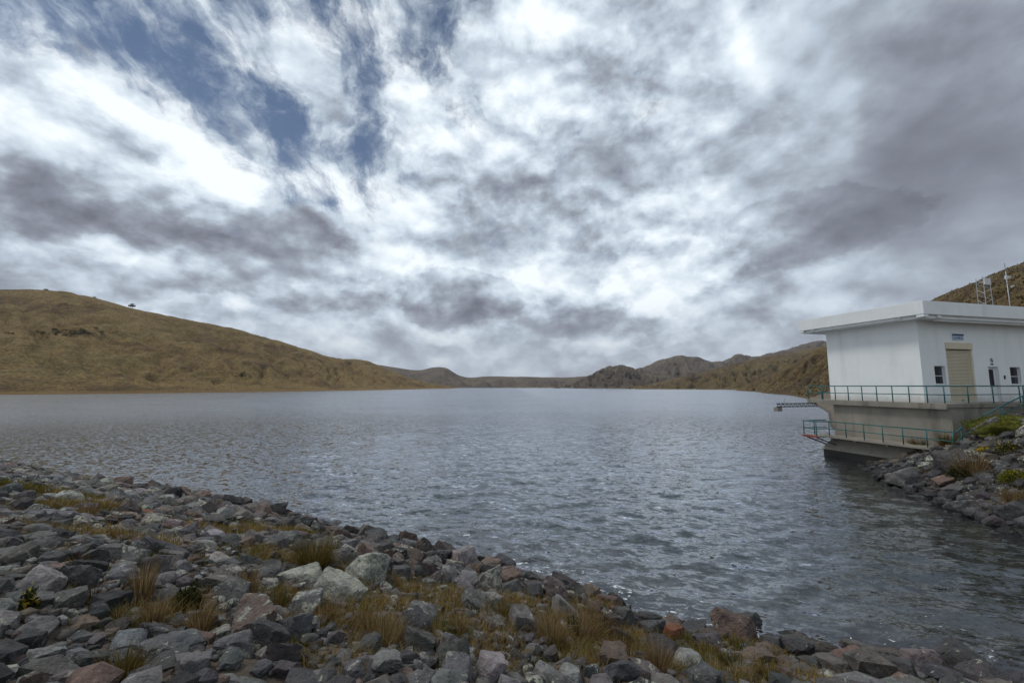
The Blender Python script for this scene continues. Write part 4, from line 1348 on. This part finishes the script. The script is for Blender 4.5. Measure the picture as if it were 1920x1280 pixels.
shrub(1015, 1262, 40, 30, 420, M_GREEN, 'green weed at the picture bottom by the pale stone', 'the green weed', leaf=.028)
shrub(1898, 803, 116, 22, 9000, M_MOSSY, 'large bright green moss cushion beside the stair', 'the moss cushion', 'moss_cushion', .035, fill=.9)
shrub(1866, 814, 56, 9, 2600, M_MOSSY, 'small green moss cushion spilling over the bank ledge', 'the small moss cushion', 'moss_cushion', .035, fill=.9)
shrub(1893, 850, 40, 22, 700, M_GREEN, 'yellow flowering shrub on the bank below the moss', 'the yellow bank shrub', 'flowering_plant', .05, 130)
shrub(1905, 905, 44, 26, 900, M_MOSSY, 'round yellow green shrub at the frame edge on the bank', 'the round bank shrub', leaf=.05, blossoms=60)
shrub(1845, 848, 26, 10, 260, M_YELLOW, 'patch of yellow flowers between bank stones', 'the bank flowers', 'flowering_plant', .05)
shrub(1800, 898, 40, 24, 700, M_GREEN, 'dark green shrub beside the russet tuft on the bank', 'the dark bank shrub', leaf=.06)

# ------------------------------------------------------------------ lay the rocks out
EXTRA_MARKS = [('the big lichen boulder', 628, 1125), ('the pale topped rock', 872, 1062), ('the pinkish red rock', 475, 1190), ('the orange rock', 1262, 1200),
               ('the lone black rock', 323, 940), ('the whitish lichen boulder', 130, 945), ('the tall pointed rock', 1045, 1125), ('the large pale block', 917, 1272),
               ('the large dark boulder', 775, 1185), ('the rusty red slab', 160, 1175), ('the long dark slab', 300, 1050), ('the brown wet slab', 1420, 1240),
               ('the purplish slab', 1560, 1258), ('the concrete plinth', 1690, 880), ('the large dark bank block', 1800, 885), ('the awash bank slab', 1850, 1000)]
for nme, px, py in EXTRA_MARKS:
    mark(nme, on_ground(px, py))
med = np.median([k['size'] for k in singles])
used_labels = {}
for k in singles:
    o = obj('rock', VAR_HI[k['var']])
    o.matrix_world = rock_matrix(k)
    o.color = (*k['col'], float(k['lichen']))
    o['category'] = 'rock'
    o['group'] = 'rocks of the stony shore' if k['x'] < 15 else 'rocks of the bank by the building'
    if k['label']:
        lab = k['label'][0]
    else:
        d, (nme, lx_, ly_) = min(((math.hypot(k['x'] - a[1], k['y'] - a[2]), a) for a in landmarks), key=lambda t_: t_[0])
        lm_ = [a for a in landmarks if a[0] == nme][0]
        dr_, dl_ = math.hypot(k['x'], k['y']), math.hypot(lx_, ly_)
        side = math.atan2(k['x'], k['y']) - math.atan2(lx_, ly_)
        if abs(dr_ - dl_) > abs(side) * dr_:
            rel = 'behind' if dr_ > dl_ else 'in front of'
        else:
            rel = 'to the right of' if side > 0 else 'to the left of'
        if d > 1.3: rel = 'well ' + rel if not rel.startswith('in') else 'some way ' + rel
        sz_ = 'large' if k['size'] > med * 1.25 else 'small' if k['size'] < med * .85 else 'mid-sized'
        wet_ = ' wet' if k['z'] < .12 else ''
        lab = f"{sz_}{wet_} {k['cn']} {SHAPES[k['var']].replace('round', 'rounded')} rock {rel} {nme}"
        near = sorted(landmarks, key=lambda a: math.hypot(k['x'] - a[1], k['y'] - a[2]))[:5]
        desc = f"{sz_}{wet_} {k['cn']} {SHAPES[k['var']].replace('round', 'rounded')} rock"
        opts = [lab] + [f"{desc} between {near[a][0]} and {near[b][0]}" for a, b in ((0, 1), (0, 2), (1, 2), (0, 3), (0, 4))]
        opts = [x for x in opts if len(x.split()) <= 16]
        lab = next((x for x in opts if x not in used_labels), lab)
        used_labels[lab] = 1
    o['label'] = lab

# the many smaller stones behind and between: one mass
def scatter_mesh(items, lib, name, mat):
    Vs, Fs, Cs, off = [], [], [], 0
    for k in items:
        V, F = lib[k['var']]
        M = np.array(rock_matrix(k))
        Vs.append(V @ M[:3, :3].T + M[:3, 3]); Fs.append(F + off); off += len(V)
        Cs.append(np.tile(np.array([*k['col'], k['lichen']], np.float32), (len(V), 1)))
    me = np_mesh(name, np.vstack(Vs), np.vstack(Fs))
    me.set_sharp_from_angle(angle=R(30))
    at = me.attributes.new('tint', 'FLOAT_COLOR', 'POINT')
    at.data.foreach_set('color', np.vstack(Cs).ravel())
    return obj(name, me, mat, kind='stuff', label='smaller grey and brown stones filling the shore', category='stones')
mid = [k for k in rest if k['show'] * FPX > 9]
tiny = [k for k in rest if k['show'] * FPX <= 9]
VAR_ALL = VAR_LO + VAR_PEB
for k in tiny:
    k['var'] += NV
scatter_mesh(mid + tiny, VAR_ALL, 'stones', M_ROCKS)

peb = []
cx = np.r_[rng.uniform(-14, 12, 60000), rng.uniform(16, 30, 16000)]; cy = np.r_[rng.uniform(3, 20, 60000), rng.uniform(10, 26, 16000)]
sel = rng.permutation(len(cx)); cx, cy = cx[sel], cy[sel]
cs = shore_dist(cx, cy); ok, _, _ = in_view(cx, cy, ground_h(cx, cy), 40)
lxx = (cx - BLOC[0]) * ca_ + (cy - BLOC[1]) * sa_; lyy = -(cx - BLOC[0]) * sa_ + (cy - BLOC[1]) * ca_
ok &= (cs > -.3) & (cs < 10) & ~((lxx > -1.2) & (lyy > -1.1))
cx, cy = cx[ok][:14000], cy[ok][:14000]
hz = ground_h(cx, cy)
keys = list(COLS)[:6]
for i in range(len(cx)):
    peb.append(dict(x=cx[i], y=cy[i], z=hz[i], size=float(rng.uniform(.025, .085) * (1.5 if cx[i] > 14 else 1)), col=jit(COLS[keys[int(rng.integers(6))]], .2), lichen=0, var=int(rng.integers(NV)),
                    sink=.3, rz=rng.uniform(0, 6.28), tall=1, tilt=(0, 0)))
def fast_scatter(items, lib, name, mat, label):
    Vs, Fs, Cs, off = [], [], [], 0
    for k in items:
        V, F = lib[k['var']]
        c, s = math.cos(k['rz']), math.sin(k['rz'])
        P_ = V * k['size']
        Vs.append(np.stack([P_[:, 0] * c - P_[:, 1] * s + k['x'], P_[:, 0] * s + P_[:, 1] * c + k['y'], P_[:, 2] + k['z'] + k['size'] * .2], 1))
        Fs.append(F + off); off += len(V)
        Cs.append(np.tile(np.array([*k['col'], 0], np.float32), (len(V), 1)))
    me = np_mesh(name, np.vstack(Vs), np.vstack(Fs), False)
    me.attributes.new('tint', 'FLOAT_COLOR', 'POINT').data.foreach_set('color', np.vstack(Cs).ravel())
    return obj(name, me, mat, kind='stuff', label=label, category='gravel')
def chunk(seed):
    r = np.random.default_rng(seed)
    V = np.array([(x, y, z) for x in (-1, 1) for y in (-1, 1) for z in (-1, 1)], float) * np.array([1, .75, .55]) * r.uniform(.55, 1.0, (8, 3))
    Q = [(0, 1, 3, 2), (4, 6, 7, 5), (0, 4, 5, 1), (2, 3, 7, 6), (0, 2, 6, 4), (1, 5, 7, 3)]
    return V, np.array([t_ for q in Q for t_ in ((q[0], q[1], q[2]), (q[0], q[2], q[3]))])
VAR_CHUNK = [chunk(i) for i in range(NV)]
fast_scatter(peb, VAR_CHUNK, 'gravel', M_ROCKS, 'loose gravel in the gaps between the stones')

# short grass on the earthy patches and in the cracks
def grass_field():
    r = np.random.default_rng(77)
    n0 = 1000000
    x = np.r_[r.uniform(-14, 10, n0), r.uniform(17, 33, n0 // 4)]; y = np.r_[r.uniform(3, 22, n0), r.uniform(12, 27, n0 // 4)]
    pre = (r.uniform(0, 1, len(x)) < 3.2 * patch_val(x, y) ** 1.3 + .26 + .5 * (x > 21)) & in_view(x, y, 0 * x + 1.2, 160)[0]
    x, y = x[pre], y[pre]
    sd = shore_dist(x, y)
    x, y, sd = x[sd > .6], y[sd > .6], sd[sd > .6]
    z = ground_h(x, y)
    ok, _, _ = in_view(x, y, z, 30)
    pvv = 3.2 * patch_val(x, y) ** 1.3 + .20 * (x < 12) + .30 * (x > 15)
    cl = np.clip(.5 + fbm(x / .8, y / .8, 3, 91), 0, 1.3)
    lx = (x - BLOC[0]) * ca_ + (y - BLOC[1]) * sa_; ly = -(x - BLOC[0]) * sa_ + (y - BLOC[1]) * ca_
    ok &= (sd > .6) & (r.uniform(0, 1, len(x)) < cl * 1.15) & ~((lx > -1.2) & (ly > -1.1))
    x, y, z = x[ok], y[ok], z[ok]
    n = len(x)
    dist = np.hypot(np.hypot(x, y), 3)
    h = r.uniform(.06, .26, n) * (.7 + .6 * patch_val(x, y)); w = np.maximum(.007, .0011 * dist) * r.uniform(.7, 1.2, n)
    az = r.uniform(0, 6.283, n); ln = np.abs(r.normal(.0, .75, n))
    s = np.stack([-np.sin(az + r.normal(0, 1, n)), np.cos(az + r.normal(0, 1, n)), 0 * az], 1) * w[:, None] * .5
    b = np.stack([x, y, z - .02], 1)
    dirv = np.stack([np.cos(az) * np.sin(ln), np.sin(az) * np.sin(ln), np.cos(ln)], 1)
    mid = b + dirv * h[:, None] * .55
    d2 = dirv + np.stack([np.cos(az) * .6, np.sin(az) * .6, -.35 + 0 * az], 1) * .8; d2 /= np.linalg.norm(d2, axis=1)[:, None]
    tip = mid + d2 * h[:, None] * .5
    V = np.stack([b - s, b + s, mid + s * .75, mid - s * .75, tip + s * .12, tip - s * .12], 1).reshape(-1, 3)
    o = np.arange(n)[:, None] * 6
    F = np.vstack([o + np.array([0, 1, 2, 3]), o + np.array([3, 2, 4, 5])])
    return obj('grass', np_mesh('grass', V, F, False), M_GRASS, kind='stuff', label='short dry grass growing in the soil between stones', category='grass')
grass_field()

# tussocks on the steep slope behind the building
def tussock_field(o, name, n, box, h0, mat, seed, keep=None):
    r = np.random.default_rng(seed)
    me = o.data
    nv = len(me.vertices); co = np.empty(nv * 3, np.float32); me.vertices.foreach_get('co', co); co = co.reshape(-1, 3)
    nf = len(me.polygons); fi = np.empty(nf * 4, np.int32); me.polygons.foreach_get('vertices', fi); fi = fi.reshape(-1, 4)
    c = co[fi].mean(1)
    area = np.linalg.norm(np.cross(co[fi[:, 1]] - co[fi[:, 0]], co[fi[:, 3]] - co[fi[:, 0]]), axis=1)
    _, u, v = in_view(c[:, 0], c[:, 1], c[:, 2], 0)
    ok = (u > box[0]) & (u < box[1]) & (v > box[2]) & (v < box[3]) & (c[:, 2] > .6)
    if keep is not None: ok &= keep(c)
    p = area * ok / np.maximum(np.hypot(c[:, 0], c[:, 1]), 40) ** 1.3
    idx = r.choice(nf, n, p=p / p.sum())
    a, b = r.uniform(0, 1, (2, n, 1))
    q = co[fi[idx]]
    P_ = (q[:, 0] * (1 - a) + q[:, 1] * a) * (1 - b) + (q[:, 3] * (1 - a) + q[:, 2] * a) * b
    Vs, Fs = [], []
    nb = 7
    h = h0 * r.uniform(.5, 1.4, n)
    for k in range(nb):
        az = r.uniform(0, 6.283, n); ln = np.abs(r.normal(.55, .35, n))
        tip = P_ + np.stack([np.cos(az) * np.sin(ln), np.sin(az) * np.sin(ln), np.cos(ln)], 1) * h[:, None]
        sd_ = np.stack([-np.sin(az), np.cos(az), 0 * az], 1) * (h * .20)[:, None]
        base = P_ + np.array([0, 0, -.1])
        Vs.append(np.stack([base - sd_, base + sd_, tip], 1).reshape(-1, 3))
    V = np.vstack(Vs); F = np.arange(len(V)).reshape(-1, 3)
    return obj(name, np_mesh(name, V, F, False), mat, kind='stuff', label='dry tussock grass covering the steep slope behind the building', category='grass')
M_TUSS = blade_material('slope tussock blades', (.040, .026, .012), (.090, .060, .022), (.150, .105, .042), .2)
tussock_field(hill_right, 'grass', 14000, (1370, 1930, 470, 760), .60, M_TUSS, 5)

# wind-bent trees and bushes on the golden hill
HL = bvh(hill_left)
def ridge_bush(px, py, Y, w, h, n, label, dark=M_GREEN, name='bush'):
    q = at_y(px, py, Y)
    z = drop(HL, q.x, q.y, q.z)
    e = empty(name, (q.x, q.y, z - .3), 0, label=label, category=name)
    MB().tube((0, 0, 0), (w * .12, 0, h * .6), h * .06, 6, h * .03).build('trunk', M_STEM, e)
    V, F = leaf_cloud(int(px) + 3, n, w * .5, w * .4, h * .6, w * .09, .3, h * .4)
    obj('crown', np_mesh('crown', V, F, False), dark, e)
ridge_bush(247, 579, 462, 7, 6, 260, 'dark wind bent bush on the crest of the golden hill', name='tree')
ridge_bush(176, 563, 450, 4, 2.6, 120, 'small bush on the hill crest beside the dark one')
ridge_bush(86, 545, 438, 5, 2.4, 120, 'flat topped bush on the highest part of the golden crest')
def scrub(px, py, rx, ry, n, seed, label):
    r = np.random.default_rng(seed)
    Vs, Fs, off = [], [], 0
    for i in range(n):
        a = r.normal(px, rx * .5); b = r.normal(py, ry * .5)
        d = ray(a, b)
        hit = HL.ray_cast(Vector((0, 0, EYE)), d.normalized())
        if hit[0] is None: continue
        s = r.uniform(.7, 2.0)
        V, F = leaf_cloud(seed + i, 40, s, s, s * .7, s * .28, .4)
        Vs.append(V + np.array(hit[0])); Fs.append(F + off); off += len(V)
    return obj('shrubbery', np_mesh('shrubbery', np.vstack(Vs), np.vstack(Fs), False), M_GREEN, kind='stuff', label=label, category='shrubs')
scrub(135, 625, 75, 7, 60, 400, 'dark band of scrub high on the golden hillside')
scrub(455, 703, 26, 5, 16, 700, 'dark scrub patch low on the golden hillside')



# ------------------------------------------------------------------ the air over the lake
mh, g, out = material('thin haze')
vol = g.node('ShaderNodeVolumePrincipled')
vol.inputs['Color'].default_value = (.80, .86, .95, 1)
vol.inputs['Density'].default_value = 6e-5
vol.inputs['Anisotropy'].default_value = .2
g.nt.links.new(vol.outputs[0], out.inputs['Volume'])
hz = MB().box(-3600, 3600, -400, 3600, -8, 420).build('haze', mh, None, kind='stuff', label='thin pale haze lying over the lake', category='haze')
